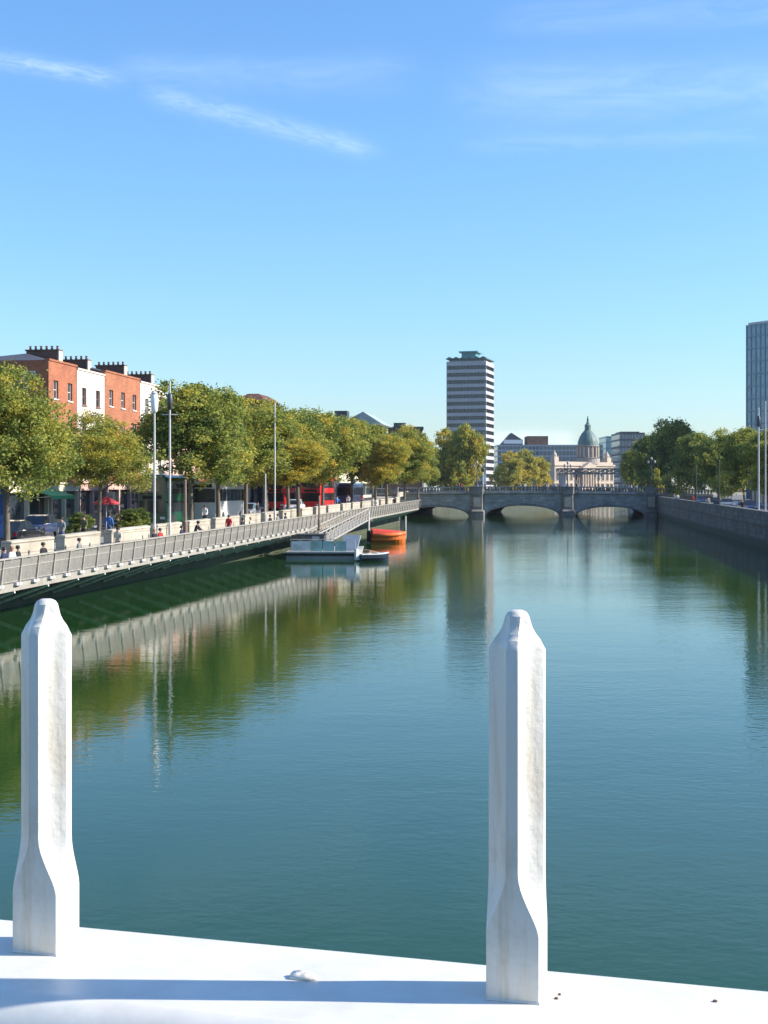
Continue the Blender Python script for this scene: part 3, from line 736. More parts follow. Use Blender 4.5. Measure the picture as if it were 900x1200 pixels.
# clipped shrubs in planters
for px, off, wd, lab in ((150, -4, 1.7, 'leafy shrub in a planter right of the short yellow-green tree'), (163, -4.2, 1.4, 'small shrub in a planter just left of the white lantern post'), (92, -4, 1.5, 'shrub in a planter between the two nearest tree trunks')):
    D = quay_D(px, off); t = thing('shrub', lab, 'shrub', (-17.65+.1394*(D-64.7)+off, D, zl(D)), 0, 'planter shrubs on the left quay')
    MB().loft([[(s*.38*k, -.38*k, z) for s in (-1, 1)]+[(s*.38*k, .38*k, z) for s in (1, -1)] for z, k in ((0, .8), (.5, 1))]).build('planter', M['dark_steel'], t)
    o = put('foliage', CR_FAR[1], t, (0, 0, .4), px, (wd, wd, 1.3)); o.color = (.22, .22, .22, 1)
# awnings and a parasol on the left pavement
D = quay_D(86, -13); aw = thing('shop_awning', 'green canvas shop awning behind the short yellow-green tree', 'awning', (wl(D)-15.6, D, zl(D)), -QA)
b = MB(); b.prism_y([(0, 3.1), (1.9, 2.5), (1.9, 2.25), (1.86, 2.25), (1.86, 2.47), (0, 3.05)], -2.4, 2.4); b.build('canvas', M['green_awning'], aw)
b = MB(); b.tube([(0.02, -2.3, 2.3), (1.85, -2.3, 2.45)], .025, 6); b.tube([(0.02, 2.3, 2.3), (1.85, 2.3, 2.45)], .025, 6); b.build('arm', M['steel'], aw)
D = quay_D(121, -5); pr = thing('parasol', 'red cafe parasol beside the short tree trunk on the left quay', 'parasol', (wl(D)-5.2+.4, D, zl(D)))
MB().tube([(0, 0, 0), (0, 0, 2.6)], .03, 8).lathe([(.3, 0), (.3, .06), (.05, .1)], n=10).build('pole', M['steel'], pr)
MB().lathe([(.85, 2.15), (.86, 2.25), (.45, 2.47), (.05, 2.66), (.02, 2.6), (.45, 2.42), (.82, 2.22)], n=8).build('canopy', M['red_awning'], pr)
D = quay_D(1, -6.5); sg = thing('bus_stop_panel', 'tall blue advertising panel beside the black car at far left', 'sign', (X(1, D), D, zl(D)), R(10))
MB().box(-.38, .38, -.1, .1, .5, 3.3).build('panel', M['shop_blue'], sg); MB().box(-.3, .3, -.06, .06, 0, .5).build('base', M['dark_steel'], sg)

# ------------------------------------------------------------------ lamp posts and poles
def lamp(px, D, base, topy, label, kind='globe', r=.075, m='pole'):
    x = X(px, D); h = Z(topy, D)-base
    t = thing('street_lamp' if kind != 'plain' else 'mast', label, 'lamp post' if kind != 'plain' else 'mast', (x, D, base))
    hp = h-1.35 if kind == 'globe' else h
    MB().lathe([(r*2.2, 0), (r*2.2, .12), (r*1.5, .2), (r*1.5, .9), (r*1.05, 1.0), (r, hp*.55), (r*.8, hp-.05), (r*.5, hp)], n=10).build('pole', M[m], t, smooth=False)
    if kind == 'globe':
        MB().lathe([(r*1.6, hp), (.18, hp+.08), (.23, hp+.35), (.24, hp+.8), (.2, hp+1.1), (.16, hp+1.15)], n=12).build('lantern', M['lantern'], t, smooth=True)
        MB().lathe([(.21, hp+1.153), (.22, hp+1.2), (.05, hp+1.33), (.02, hp+1.4)], n=12).build('cap', M['pole'], t)
    elif kind == 'dark':
        MB().lathe([(r*.9, hp-1.9), (.17, hp-1.8), (.19, hp-1.2), (.16, hp-.9), (r*.8, hp-.8)], n=10).build('lantern', M['dark_steel'], t, smooth=True)
        MB().tube([(-.5, 0, hp-2.2), (.5, 0, hp-2.2)], .04, 6).build('bracket', M['pole'], t)
    return t
lamp(181, 87.5, zl(87.5), 458, 'pale lamp post with a white lantern in front of the tall dark tree', 'globe')
lamp(199, 91, zl(91), 446, 'taller slim mast with a grey lantern right of the white lantern post', 'dark', .07)
lamp(322, 120, zl(120), 472, 'slim pole rising to the dark red rooftop block', 'plain', .07)
lamp(311, 116, zl(116), 555, 'short pale post left of the slim pole, on the left quay', 'plain', .07)
lamp(374, 118, zl(118)-.5, 581, 'short pinkish post at the head of the gangway', 'plain', .08, 'brown_pole')
lamp(217, 96, zl(96), 562, 'short brown post on the left quay in front of the green bus', 'plain', .11, 'brown_pole')
def rD(px, off): return (34.4-.133*126+off)/((px-450)/F-.133)
for px, off, ty, lab, kd, r_, mm in ((889, 1.1, 478, 'tall pale mast nearest on the right quay', 'dark', .09, 'pole'), (897, 1.2, 470, 'second tall mast at the right edge of the view', 'plain', .07, 'pole'),
        (816, 1.4, 545, 'dark lamp post in the middle of the right quay', 'plain', .08, 'dark_steel'), (843, 1.3, 540, 'dark slim post left of the tall pale mast on the right quay', 'plain', .07, 'dark_steel'), (782, 1.4, 548, 'dark lamp post near the bridge end of the right quay', 'plain', .09, 'dark_steel')):
    D = rD(px, off); lamp(px, D, zr(D), ty, lab, kd, r_, mm)

# ------------------------------------------------------------------ stone bridge
BD0, BD1 = 287.0, 345.0
BXL, BXR = 3.3, 53.05
PIERS = [(18.96, 3.3), (37.4, 3.3)]
SPANS = [(BXL, 18.96-1.65), (18.96+1.65, 37.4-1.65), (37.4+1.65, BXR)]
BTOP = lambda x: 4.72+.30*(1-((x-28.2)/26)**2)
SK = .1394
BG = thing('stone_bridge', 'wide grey stone bridge of three low arches with balustrade, crossing the river ahead', 'bridge', (0, 0, 0))
def arch(x0, x1, n=20):
    c, a = (x0+x1)/2, (x1-x0)/2; crown = 1.9+.25*(1-abs(c-28.2)/18)
    return [(c-a*math.cos(math.pi*i/n), -.4+(crown+.4)*math.sin(math.pi*i/n)**.8) for i in range(n+1)]
def barrel_profile():
    low = []
    for x0, x1 in SPANS: low += [(x0, -3)]+arch(x0, x1)+[(x1, -3)]
    return low
low = [(BXL-14, -3)]+barrel_profile()+[(BXR+14, -3)]
b = MB()
def sh(x, d): return x+SK*(d-BD0)
# spandrel faces built as vertical strips, soffits as quads, deck as strips
for dd in (BD0, BD1):
    for (xa, za), (xb, zb_) in zip(low, low[1:]):
        if abs(xb-xa) < 1e-6: continue
        b.face([(sh(xa, dd), dd, za), (sh(xb, dd), dd, zb_), (sh(xb, dd), dd, BTOP(xb)), (sh(xa, dd), dd, BTOP(xa))])
for (xa, za), (xb, zb_) in zip(low, low[1:]):
    b.face([(sh(xa, BD0), BD0, za), (sh(xb, BD0), BD0, zb_), (sh(xb, BD1), BD1, zb_), (sh(xa, BD1), BD1, za)])
b.build('arches', M['bridge_stone'], BG)
xs = [BXL-14+i*(BXR-BXL+28)/24 for i in range(25)]
b = MB()
for xa, xb in zip(xs, xs[1:]):
    b.face([(sh(xa, BD0), BD0, BTOP(xa)+.004), (sh(xb, BD0), BD0, BTOP(xb)+.004), (sh(xb, BD1), BD1, BTOP(xb)+.004), (sh(xa, BD1), BD1, BTOP(xa)+.004)])
b.build('deck', M['asphalt'], BG)
# voussoir rings, cornice, balustrade
for x0, x1 in SPANS:
    a = arch(x0, x1); c = (x0+x1)/2
    b = MB()
    for (xa, za), (xb, zb_) in zip(a, a[1:]):
        def out(x, z): 
            dx, dz = (x-c)/((x1-x0)/2), z/3; l = math.hypot(dx, dz) or 1
            return (x+.45*dx/l*.6, z+.5*max(dz/l, .4))
        oa, ob = out(xa, za), out(xb, zb_)
        b.loft([[(xa, BD0-.06, za), (xb, BD0-.06, zb_), (ob[0], BD0-.06, ob[1]), (oa[0], BD0-.06, oa[1])], [(xa, BD0-.003, za), (xb, BD0-.003, zb_), (ob[0], BD0-.003, ob[1]), (oa[0], BD0-.003, oa[1])]])
    b.build('arch_ring', M['granite'], BG)
for dd, s in ((BD0, -1), (BD1, 1)):
    b = MB(); bal = MB()
    for xa, xb in zip(xs, xs[1:]):
        for (y0, y1, z0, z1) in ((.0, .4, -.32, -.02), (-.15, .3, -.01, .18), (-.2, .3, .92, 1.10)):
            ya, yb = dd+s*y0-(.003 if s < 0 else -.003), dd+s*y1
            b.loft([[(sh(x, dd), y, BTOP(x)+z) for y, z in ((ya, z0), (yb, z0), (yb, z1), (ya, z1))] for x in (xa, xb)])
        for k in range(5):
            x = xa+(xb-xa)*(k+.5)/5
            bal.lathe([(.13, .18), (.16, .3), (.19, .48), (.10, .7), (.14, .92)], (sh(x, dd), dd+s*.02, BTOP(x)), 6)
    b.build('cornice', M['bridge_stone'], BG); bal.build('balustrade', M['granite'], BG)
def pier_panel(x, wd):
    b = MB()
    b.loft([[(x-wd/2, BD0-.01, z), (x-wd/2*.75, BD0-1.2, z), (x+wd/2*.75, BD0-1.2, z), (x+wd/2, BD0-.01, z)] for z in (-3, 1.0)])
    b.loft([[(x-wd/2*k, BD0-.01, z), (x-wd/2*.7*k, BD0-q, z), (x+wd/2*.7*k, BD0-q, z), (x+wd/2*k, BD0-.01, z)] for z, k, q in ((1.003, 1.03, 1.25), (1.3, .85, .7), (1.4, .82, .62), (4.4, .82, .62), (4.5, .92, .75), (5.9, .92, .75), (6.0, .98, .8))])
    o = b.build('pier', M['granite'], BG)
    q = MB(); q.box(x-.7, x+.7, BD0-.66, BD0-.625, 1.9, 3.9); q.build('niche_panel', M['cream_stone'], BG)
for x, wd in PIERS: pier_panel(x, wd)
pier_panel(BXR+1.4, 2.6); pier_panel(BXL-1.3, 2.4)
def bridge_lamp(x, D, label, h=5.2):
    zb = BTOP(x)+(1.12 if D < 290 else .01)
    zb = 6.0 if D < 290 else zb
    t = thing('lamp_standard', label, 'lamp post', (sh(x, D), D-.35 if D < 290 else D, zb), 0, 'lamp standards of the stone bridge')
    MB().lathe([(.3, 0), (.3, .3), (.16, .5), (.12, 1), (.08, h-1.5), (.1, h-1.4), (.05, h-.6)], n=8).build('pole', M['iron'], t)
    b = MB()
    for s in (-1, 1): b.tube([(0, 0, h-1.7), (s*.5, 0, h-1.6), (s*.65, 0, h-1.25)], .04, 6)
    b.build('arm', M['iron'], t)
    for q in ((-.65, h-1.25), (.65, h-1.25), (0, h-.6)):
        MB().lathe([(.1, 0), (.2, .12), (.24, .4), (.12, .6), (.03, .7)], (q[0], 0, q[1]), 8).build('lantern', M['frosted'], t, smooth=True)
bridge_lamp(PIERS[0][0], BD0, 'lamp standard above the left pier of the stone bridge')
bridge_lamp(PIERS[1][0], BD0, 'lamp standard above the right pier of the stone bridge')
bridge_lamp(BXR+1.4, BD0, 'lamp standard at the right end of the stone bridge', 6)
bridge_lamp(BXL+2, 311, 'lamp standard over the left arch, on the middle of the bridge road', 5)
bridge_lamp(44, 311, 'lamp standard over the right arch, on the middle of the bridge road', 4.6)
# white banner column beside the left pier lamp
t = thing('banner_column', 'white banner column with dark lamp head standing above the left pier', 'column', (X(566, 300), 300, BTOP(20)))
MB().lathe([(.35, 0), (.35, .5), (.16, .6), (.13, 4.2)], n=8).build('pole', M['pole'], t)
MB().box(-.1, .62, -.08, .08, 1.6, 3.7).build('banner', M['white_plastic'], t); MB().lathe([(.15, 4.2), (.42, 4.4), (.45, 4.9), (.2, 5.2)], n=10).build('lamp_head', M['dark_steel'], t)

# ------------------------------------------------------------------ tower with banded storeys
TD = 600.0
tw = thing('office_tower', 'tall white banded office tower with a green folded roof, beyond the bridge', 'tower', (X(569.5, TD), TD, zl(600)), R(-16))
TWX, TWY = 17.3, 17.3; TH = Z(424, TD)-zl(600)
MB().box(-TWX+.5, -.5, .5, TWY-.5, 0, TH).build('core', M['pane_dark'], tw)
fl = 17; fhh = TH/(fl+1)
b = MB(); 
for i in range(fl+1):
    z = fhh*(i+.55)
    MB().box(-TWX, 0, 0, TWY, z, z+fhh*(.47 if i < fl else .6)).build('floor_band', M['mosaic'], tw)
b = MB()
for i in range(12):
    x = -TWX+.3+(TWX-.6)*i/11; b.box(x-.09, x+.09, .25, .497, 0, TH)
for i in range(12):
    y = .3+(TWY-.6)*i/11; b.box(-.497, -.25, y-.09, y+.09, 0, TH)
b.build('mullions', M['iron'], tw)
for cx_, cy_ in ((-TWX, 0), (0, 0), (0, TWY), (-TWX, TWY)): MB().box(cx_-.55*(cx_ < -1)*0+(.03 if cx_ < -1 else -1.13), cx_+(1.13 if cx_ < -1 else -.03), cy_+(.03 if cy_ < 1 else -1.13), cy_+(1.13 if cy_ < 1 else -.03), 0, TH).build('corner_column', M['mosaic' if 0 else 'pane_dark'], tw)
MB().box(-TWX+1, -1, 1, TWY-1, TH, TH+1.4).build('attic', M['pane_dark'], tw)
b = MB(); nn = 6
for i in range(nn):
    x0, x1 = -TWX-.2+(TWX+.4)*i/nn, -TWX-.2+(TWX+.4)*(i+1)/nn; xm = (x0+x1)/2
    b.prism_y([(x0, TH+1.403), (x1, TH+1.403), (x1, TH+1.75), (xm, TH+2.5), (x0, TH+1.75)], -.2, TWY+.2)
b.build('folded_roof', M['copper'], tw)
MB().box(-TWX*.68, -TWX*.32, 5, 13, TH+2, TH+4.6).box(-TWX*.74, -TWX*.26, 4, 14, TH+4.6, TH+5.2).build('roof_lantern', M['teal_tower'], tw)

# ------------------------------------------------------------------ domed building and far blocks
def block(name, label, px0, px1, D, topy, wm, gm, floors, bays, depth=25, rz=0, base=None, setb=.25, cat='building'):
    z0 = zl(D) if base is None else base
    t = thing(name, label, cat, (X(px0, D), D, z0), rz)
    W = X(px1, D)-X(px0, D); h = Z(topy, D)-z0
    MB().box(.15, W-.15, .15, depth, 0, h-.1).build('glazing', M[gm], t)
    b = MB(); fh_ = h/floors
    for i in range(floors+1):
        z = min(fh_*i, h-.5); b.box(0, W, 0, depth+.15, z, z+fh_*setb)
    b.build('floor_slab', M[wm], t)
    b = MB()
    for i in range(bays+1):
        x = (W-.3)*i/bays; b.box(x, x+.3, .02, .4, .01, h-.02)
    b.build('mullions', M['frame_blue' if cat == 'tower' else 'frame_grey'], t)
    return t, W, h
t, W_, h_ = block('office_block', 'long blue grey glass office block left of the copper dome', 583, 690, 880, 522, 'frame_grey', 'pane_blue', 8, 24, 40)
MB().prism_y([(2, h_), (16, h_), (16, h_+3.5), (9, h_+8)], 2, 20).build('sloped_roof', M['slate'], t)
MB().box(4, 15.5, 1.6, 1.95, h_+1.2, h_+3.6).build('clerestory', M['white_plastic'], t)
MB().box(19, 32, 3, 22, h_, h_+6).build('plant_room', M['brown_brick'], t)
block('office_block', 'pale brick block in front of the long glass block, left of the domed building', 634, 660, 800, 541, 'brown_brick', 'pane', 5, 6, 20)
t, W_, h_ = block('office_block', 'slim teal glass block right of the copper dome', 710, 724, 900, 512, 'teal_tower', 'pane_teal', 9, 4, 30)
MB().box(W_+.01, W_+1.8, 0, 30, 0, h_-8).build('sunlit_side', M['white_render'], t)  # white slab paints the sunlit right face of the teal block
t, W_, h_ = block('office_block', 'dark boxy block between the teal block and the right bank trees', 726, 756, 820, 508, 'dark_steel', 'pane_blue', 8, 8, 30)
MB().box(1, W_*.8, 2, 20, h_, h_+1.2).build('plant_room', M['dark_steel'], t)
block('office_block', 'low teal glass block behind the dome drum', 697, 712, 930, 522, 'teal_tower', 'pane_blue', 7, 4, 30)

CH = thing('domed_building', 'pale classical building with columns and a green copper dome', 'building', (X(650, 725), 725, zl(700)), R(40)); CH.scale = (1, 1, .93)
LCH = 46.
hC = 14.5; b = MB()
b.box(0, LCH, 0, 18, 0, hC); b.box(-.6, LCH+.6, -.6, 18.6, hC+.003, hC+.9); b.box(.3, LCH-.3, .3, .8, hC+.903, hC+2.3)
b.build('wall', M['custom_stone'], CH)
b = MB(); p = MB()
for i in range(13):
    x = 1.2+i*(LCH-3.6)/12
    if 18 < x+.7 < 29: continue
    for z, hh in ((1.6, 3), (6.4, 3.6), (11, 2)):
        wo = MB().box(-.2, 1.8, -.25, -.003, -.3, hh+.3).build('window_surround', M['custom_stone'], CH, (x, 0, z)); MB().face([(0, -.27, 0), (1.5, -.27, 0), (1.5, -.27, hh), (0, -.27, hh)]).build('pane', M['pane_dark'], wo)
b = MB(); b.box(17.5, 29.5, -3.2, -.61, 0, 2.2); b.box(17.2, 29.8, -3.5, -.61, 11.2, 13)
b.loft([[(17.2, y, 13.003), (29.8, y, 13.003), (23.5, y, 16.6)] for y in (-3.5, -.62)]); b.build('pediment', M['custom_stone'], CH)
for k in range(6): MB().lathe([(.8, 2.2), (.65, 2.6), (.55, 10.6), (.8, 11.2)], (18.6+k*1.96, -2.5, 0), 10).build('column', M['custom_stone'], CH)
for cx_ in (2.5, LCH-2.5):
    MB().box(cx_-1.6, cx_+1.6, 1, 4, hC+.9, hC+5).lathe([(1.2, hC+5), (1.3, hC+6), (.6, hC+7.4), (.1, hC+8.6)], (cx_, 2.5, 0), 8).build('corner_urn', M['custom_stone'], CH)
b = MB(); DX, DY = 31.5, 5.5
b.lathe([(6.4, hC+.9), (6.4, hC+4.5), (6.9, hC+4.8), (5.6, hC+5), (5.3, hC+5.2), (5.3, hC+11), (6.1, hC+11.3), (6.1, hC+12)], (DX, DY, 0), 24)
dr = b.build('drum', mat('drum_stone', (.34, .29, .26), .8, .2, .2), CH)
for k in range(16):
    a = 2*math.pi*k/16; MB().lathe([(.38, hC+5.2), (.34, hC+10.8), (.45, hC+11)], (DX+5.75*math.cos(a), DY+5.75*math.sin(a), 0), 8).build('column', M['custom_stone'], dr)
db = MB(); db.lathe([(5.4, hC+12), (5.4, hC+12.8), (5.2, hC+14.3), (4.5, hC+16.5), (3.4, hC+18.6), (2.1, hC+20.2), (1.7, hC+20.6), (1.6, hC+23), (1.9, hC+23.2), (1.0, hC+24.3)], (DX, DY, 0), 20)
db.build('dome', M['copper'], CH, smooth=False)
MB().lathe([(.9, hC+24.3), (.9, hC+25), (.45, hC+25.4), (.6, hC+26.6), (.35, hC+27.6), (.28, hC+28.1), (.3, hC+28.5), (.05, hC+28.8)], (DX, DY, 0), 8).build('statue', M['copper'], CH)

# railway bridge crossing behind
RB = thing('railway_bridge', 'dark iron railway bridge crossing the river beyond the stone bridge', 'bridge', (X(655, 645), 645, 0))
LW = 95
b = MB()
for y in (0, 8):
    b.box(0, LW, y, y+.4, 12.3, 12.9); b.box(0, LW, y, y+.4, 14.6, 15.1)
    n = 26
    for i in range(n):
        x0, x1 = LW*i/n, LW*(i+1)/n
        b.tube([(x0, y+.2, 12.9), (x1, y+.2, 14.6)], .14, 4); b.tube([(x1, y+.2, 12.9), (x0, y+.2, 14.6)], .14, 4); b.box(x0-.12, x0+.12, y+.02, y+.38, 12.9, 14.6)
b.build('lattice_girder', M['iron'], RB); MB().box(0, LW, .45, 7.95, 12.35, 12.8).build('deck', M['iron'], RB)
for x in (2, 34, 66):
    for y in (1.5, 6.5): MB().lathe([(1.3, -2), (1.3, 11.8), (1.6, 12), (1.6, 12.3)], (x, y, 0), 12).build('pier', M['concrete'], RB)
hb = MB(); hb.box(0, 11, 0, 2.5, 0, 2.6)
o = put('clipped_hedge', None); bpy.data.objects.remove(o)

# ------------------------------------------------------------------ glass tower on the right bank and shaded row behind the trees
t, W_, h_ = block('glass_tower', 'tall blue green glass office tower at the right edge of the view', 874, 1060, 340, 381, 'frame_blue', 'pane_sky', 14, 26, 18, R(-58), zr(340), .10, 'tower')
MB().box(.4, W_-.4, .4, 17, h_-.05, h_+.5).build('roof_parapet', M['white_render'], t); MB().box(5, W_-3, 4, 14, h_+.5, h_+3).build('plant_room', M['dark_steel'], t)
def rrow(D0, D1, top, m, label, bays, shop):
    zb = zr(D0); a = -math.atan(.133)
    t = thing('quay_building', label, 'building', (wr(D0)+19, D0, zb), a)
    W = (D1-D0)/math.cos(a); h = top-zb
    b = MB(); b.box(0, 12, 0, W, 0, h); b.build('wall', M[m], t); MB().prism_y([(-.2, h), (12.2, h), (6, h+1.8)], 0, W).build('roof', M['slate'], t)
    f = MB(); p = MB()
    for i in range(bays):
        y = W*(i+.5)/bays
        for z in ():
            f.box(-.1, -.003, y-.65, y+.65, z, z+1.9); p.face([(-.105, y-.52, z+.1), (-.105, y+.52, z+.1), (-.105, y+.52, z+1.8), (-.105, y-.52, z+1.8)])
    s = MB(); s.box(-.2, -.003, .2, W-.2, 2.9, 3.6)
    for i in range(bays+1):
        y = .2+(W-.5)*i/bays; s.box(-.18, -.003, y, y+.25, 0, 2.9)
    s.build('shopfront', M[shop], t)
for i, (a, b_, tp, m, sh_, lab) in enumerate([(120, 150, 7.4, 'brown_brick', 'shop_red', 'brown building hidden behind the trees at the right edge'), (150.2, 182, 6.9, 'cream_render', 'shop_cream', 'cream building behind the yellow green trees of the right bank'), (182.2, 215, 7.3, 'white_render', 'shop_blue', 'white building behind the olive tree of the right bank'), (215.2, 250, 7.0, 'pink_render', 'shop_cream', 'pinkish building behind the dark trees of the right bank'), (250.2, 286, 7.4, 'cream_render', 'shop_red', 'pale building by the right end of the stone bridge')]):
    rrow(a, b_, tp, m, lab, 6, sh_)

# ------------------------------------------------------------------ vehicles
def wheel_meshes(r, wd):
    t = MB().lathe([(r*.62, -wd/2), (r*.95, -wd/2), (r, -wd*.3), (r, wd*.3), (r*.95, wd/2), (r*.62, wd/2)], n=18)
    q = MB().lathe([(r*.1, wd*.42), (r*.6, wd*.36), (r*.64, wd*.5), (r*.55, wd*.5), (r*.2, wd*.30)], n=12)
    def lay(b): b.v = [(z, x, y) for x, y, z in b.v]; return b
    return lay(t).mesh('tyre', M['rubber'], True), lay(q).mesh('rim', M['rim'])
CARW = wheel_meshes(.32, .2); BUSW = wheel_meshes(.5, .3)
def add_wheel(t, W, x, y, r):
    w_ = put('wheel', W[0], t, (x, y, r), 0 if x > 0 else math.pi); put('rim', W[1], w_)
def car(x, D, z, rz, paint, label):
    t = thing('parked_car', label, 'car', (x, D, z), rz)
    # front faces -y; length 4.2
    side = [(-2.1, .35), (-2.12, .62), (-1.95, .78), (-1.0, .92), (1.7, .95), (2.05, .88), (2.1, .5), (2.02, .32)]
    b = MB(); hw = .86
    b.loft([[(s*hw*k, y, z_*1.0+(0 if z_ < .6 else dz)) for y, z_ in side] for s, k, dz in ((-1, 1, -.06), (-1, .93, 0), (1, .93, 0), (1, 1, -.06))])
    o = b.build('body', M[paint], t); bevel(o, .05, 2, 30)
    cab = [(-1.05, .93), (-.35, 1.40), (.2, 1.47), (1.1, 1.42), (1.75, .95)]
    b = MB(); b.loft([[(s*k(z_), y, z_) for y, z_ in cab] for s, k in ((-1, lambda z_: .78-.2*(z_-.93)), (1, lambda z_: .78-.2*(z_-.93)))])
    b.build('cabin_glass', M['screen'], t)
    b = MB(); b.loft([[(s*.66, y, z_) for y, z_ in ((-.33, 1.405), (.2, 1.475), (1.08, 1.425), (1.08, 1.46), (.2, 1.515), (-.33, 1.44))] for s in (-1, 1)])
    for s in (-1, 1): b.tube([(s*.76, .3, .95), (s*.675, .3, 1.46)], .045, 4)
    b.build('roof', M[paint], t)
    for xx in (-.78, .78):
        for yy in (-1.3, 1.3): add_wheel(t, CARW, xx, yy, .32)
    for s in (-1, 1):
        MB().box(s*.62-.17, s*.62+.17, -2.13, -1.99, .6, .74).build('headlight', M['lamp_glass'], t); MB().box(s*.7-.1, s*.7+.1, 2.03, 2.12, .6, .82).build('tail_light', M['tail_glass'], t)
    return t
def bus(x, D, z, rz, paint, L_, hgt, label, decks=1, white_top=None, sign=True, cat='bus'):
    t = thing('coach' if decks == 1 else 'double_decker_bus', label, cat, (x, D, z), rz)
    hw = 1.25
    prof = [(-hw, .35), (-hw, hgt-.5), (-hw+.08, hgt-.2), (-hw+.3, hgt), (hw-.3, hgt), (hw-.08, hgt-.2), (hw, hgt-.5), (hw, .35)]
    b = MB(); b.loft([[(px_*k, y, .35+(pz-.35)*k2) for px_, pz in prof] for y, k, k2 in ((0, .95, .97), (.18, 1, 1), (L_-.18, 1, 1), (L_, .96, .97))])
    b.build('body', M[paint], t)
    levels = [(1.35, 2.55)] if decks == 1 else [(1.2, 2.1), (2.75, hgt-.55)]
    if decks == 1: levels = [(hgt-1.75, hgt-.7)]
    for z0, z1 in levels:
        for s in (-1, 1):
            n = 7
            for i in range(n):
                y0 = .6+(L_-1.2)*i/n; y1 = y0+(L_-1.2)/n-.12
                MB().box(s*hw-.003 if s > 0 else s*hw-.02, s*hw+.02 if s > 0 else s*hw+.003, y0, y1, z0, z1).build('side_window', M['screen'], t)
        MB().box(-hw+.18, hw-.18, -.03, -.002, z0-.1, z1+.05).build('windscreen', M['screen'], t)
        MB().box(-hw+.25, hw-.25, L_+.002, L_+.03, z0, z1).build('rear_window', M['screen'], t)
    if sign: MB().box(-.8, .8, -.05, -.003, levels[0][1]+.15, levels[0][1]+.45).build('route_board', M['rubber'], t)
    for s in (-1, 1):
        MB().box(s*.9-.2, s*.9+.2, -.04, -.002, .6, .8).build('headlight', M['lamp_glass'], t)
        MB().tube([(s*hw, .1, 2.0), (s*(hw+.28), -.15, 2.1), (s*(hw+.28), -.15, 1.7)], .05, 6).build('mirror', M['rubber'], t)
        for yy in (2.2, L_-2.6): add_wheel(t, BUSW, s*1.12, yy, .5)
    return t
def lq(px, off): 
    D = quay_D(px, -off); return (-17.65+.1394*(D-64.7)-off, D, zl(D)-.115)
x, D, z = lq(178, 8.6); bus(x, D, z, -QA, 'green_bus', 10, 4.25, 'dark green double decker bus on the left quay behind the lamp posts', 2)
x, D, z = lq(238, 6.5); bus(x, D, z, -QA, 'white_car', 11, 3.7, 'white coach with dark windscreen in front of the tall trees')
x, D, z = lq(226, 9.6); 
x, D, z = lq(364, 6.3); bus(x, D, z, -QA, 'red_bus', 10, 4.2, 'bright red double decker bus on the left quay above the gangway', 2)
x, D, z = lq(322, 10.2); bus(x, D, z, -QA, 'red_bus', 9, 3.9, 'second red double decker half hidden by trunks behind the slim pole', 2)
x, D, z = lq(404, 8); bus(x, D, z, -QA, 'blue_car', 10, 3.2, 'dark blue coach right of the red bus')
x, D, z = lq(20, 7); car(x, D, z, -QA+math.pi, 'black_car', 'black car at the far left beside the blue panel')
x, D, z = lq(345, 6.2); car(x, D, z, -QA, 'white_car', 'white car just left of the red bus')
x, D, z = lq(290, 6.4); car(x, D, z, -QA, 'silver_car', 'silver car right of the white coach')
x, D, z = lq(45, 10.2); car(x, D, z, -QA, 'blue_car', 'dark blue car behind the leftmost tree trunks')
def rq(px, off):
    D = (34.4-.133*126+off)/((px-450)/F-.133); return (wr(D)+off, D, zr(D)-.115)
for px, off, pt, lab in ((838, 5.6, 'black_car', 'black car under the middle trees of the right quay'), (852, 6.4, 'silver_car', 'silver car behind the dark slim post of the right quay'), (822, 6, 'blue_car', 'dark blue car beside the dark lamp post of the right quay'), (800, 6.4, 'white_car', 'white car farthest along the right quay near the bridge'), (878, 5.8, 'blue_car', 'dark blue car just left of the tall pale mast')):
    x, D, z = rq(px, off); car(x, D, z, -math.atan(.133), pt, lab)

# ------------------------------------------------------------------ floating landing stage, gangway and boats
PT = thing('landing_stage', 'grey floating landing stage with white and teal glass side panels', 'pontoon', (-7.8, 112, 0), -R(1.5))
b = MB(); b.box(0, 5.7, 0, 11, -.3, .46); o = b.build('float', M['concrete'], PT); bevel(o, .06)
MB().box(-.06, 5.76, -.06, 11.06, .463, .58).build('deck', M['steel'], PT)
MB().box(-.08, 5.78, -.12, -.063, .28, .45).build('fender', M['rubber'], PT)
pz0, pz1 = .62, 1.42
MB().box(.42, 1.92, .1, .14, pz0, pz1).build('sign_panel', M['white_plastic'], PT)
b = MB(); 
for k in range(3): b.box(.6, 1.0+.25*k, .085, .097, 1.08-.16*k, 1.13-.16*k)
lt = b.build('faded_lines', mat('faded_print', (.35, .45, .5), .6, .2, 3), PT)
for k in range(3): MB().box(1.98+.96*k, 2.88+.96*k, .1, .13, pz0, pz1).build('glass_panel', M['pane_teal'], PT)
for k in range(8):
    MB().tube([(.36+.8*k if k < 6 else 5.5, .18 if k < 6 else .2+3.5*(k-6), .58), (.36+.8*k if k < 6 else 5.5, .18 if k < 6 else .2+3.5*(k-6), 1.55)], .03, 6).build('post', M['steel'], PT)
MB().tube([(.3, .18, 1.55), (5.0, .18, 1.55)], .03, 6).build('handrail', M['steel'], PT)
ck = thing('ticket_kiosk', 'small dark kiosk standing on the landing stage under the boardwalk', 'kiosk', (-7.2, 115.5, .58), -R(1.5))
MB().box(0, 2.3, 0, 2.4, 0, 1.2).build('wall', M['dark_steel'], ck); MB().box(-.1, 2.4, -.1, 2.5, 1.203, 1.27).build('roof', M['dark_steel'], ck); MB().box(.3, 1.1, -.03, -.003, .5, 1.05).build('window', M['pane'], ck); MB().box(1.3, 1.9, -.03, -.003, .05, 1.1).build('door', M['frame_grey'], ck)
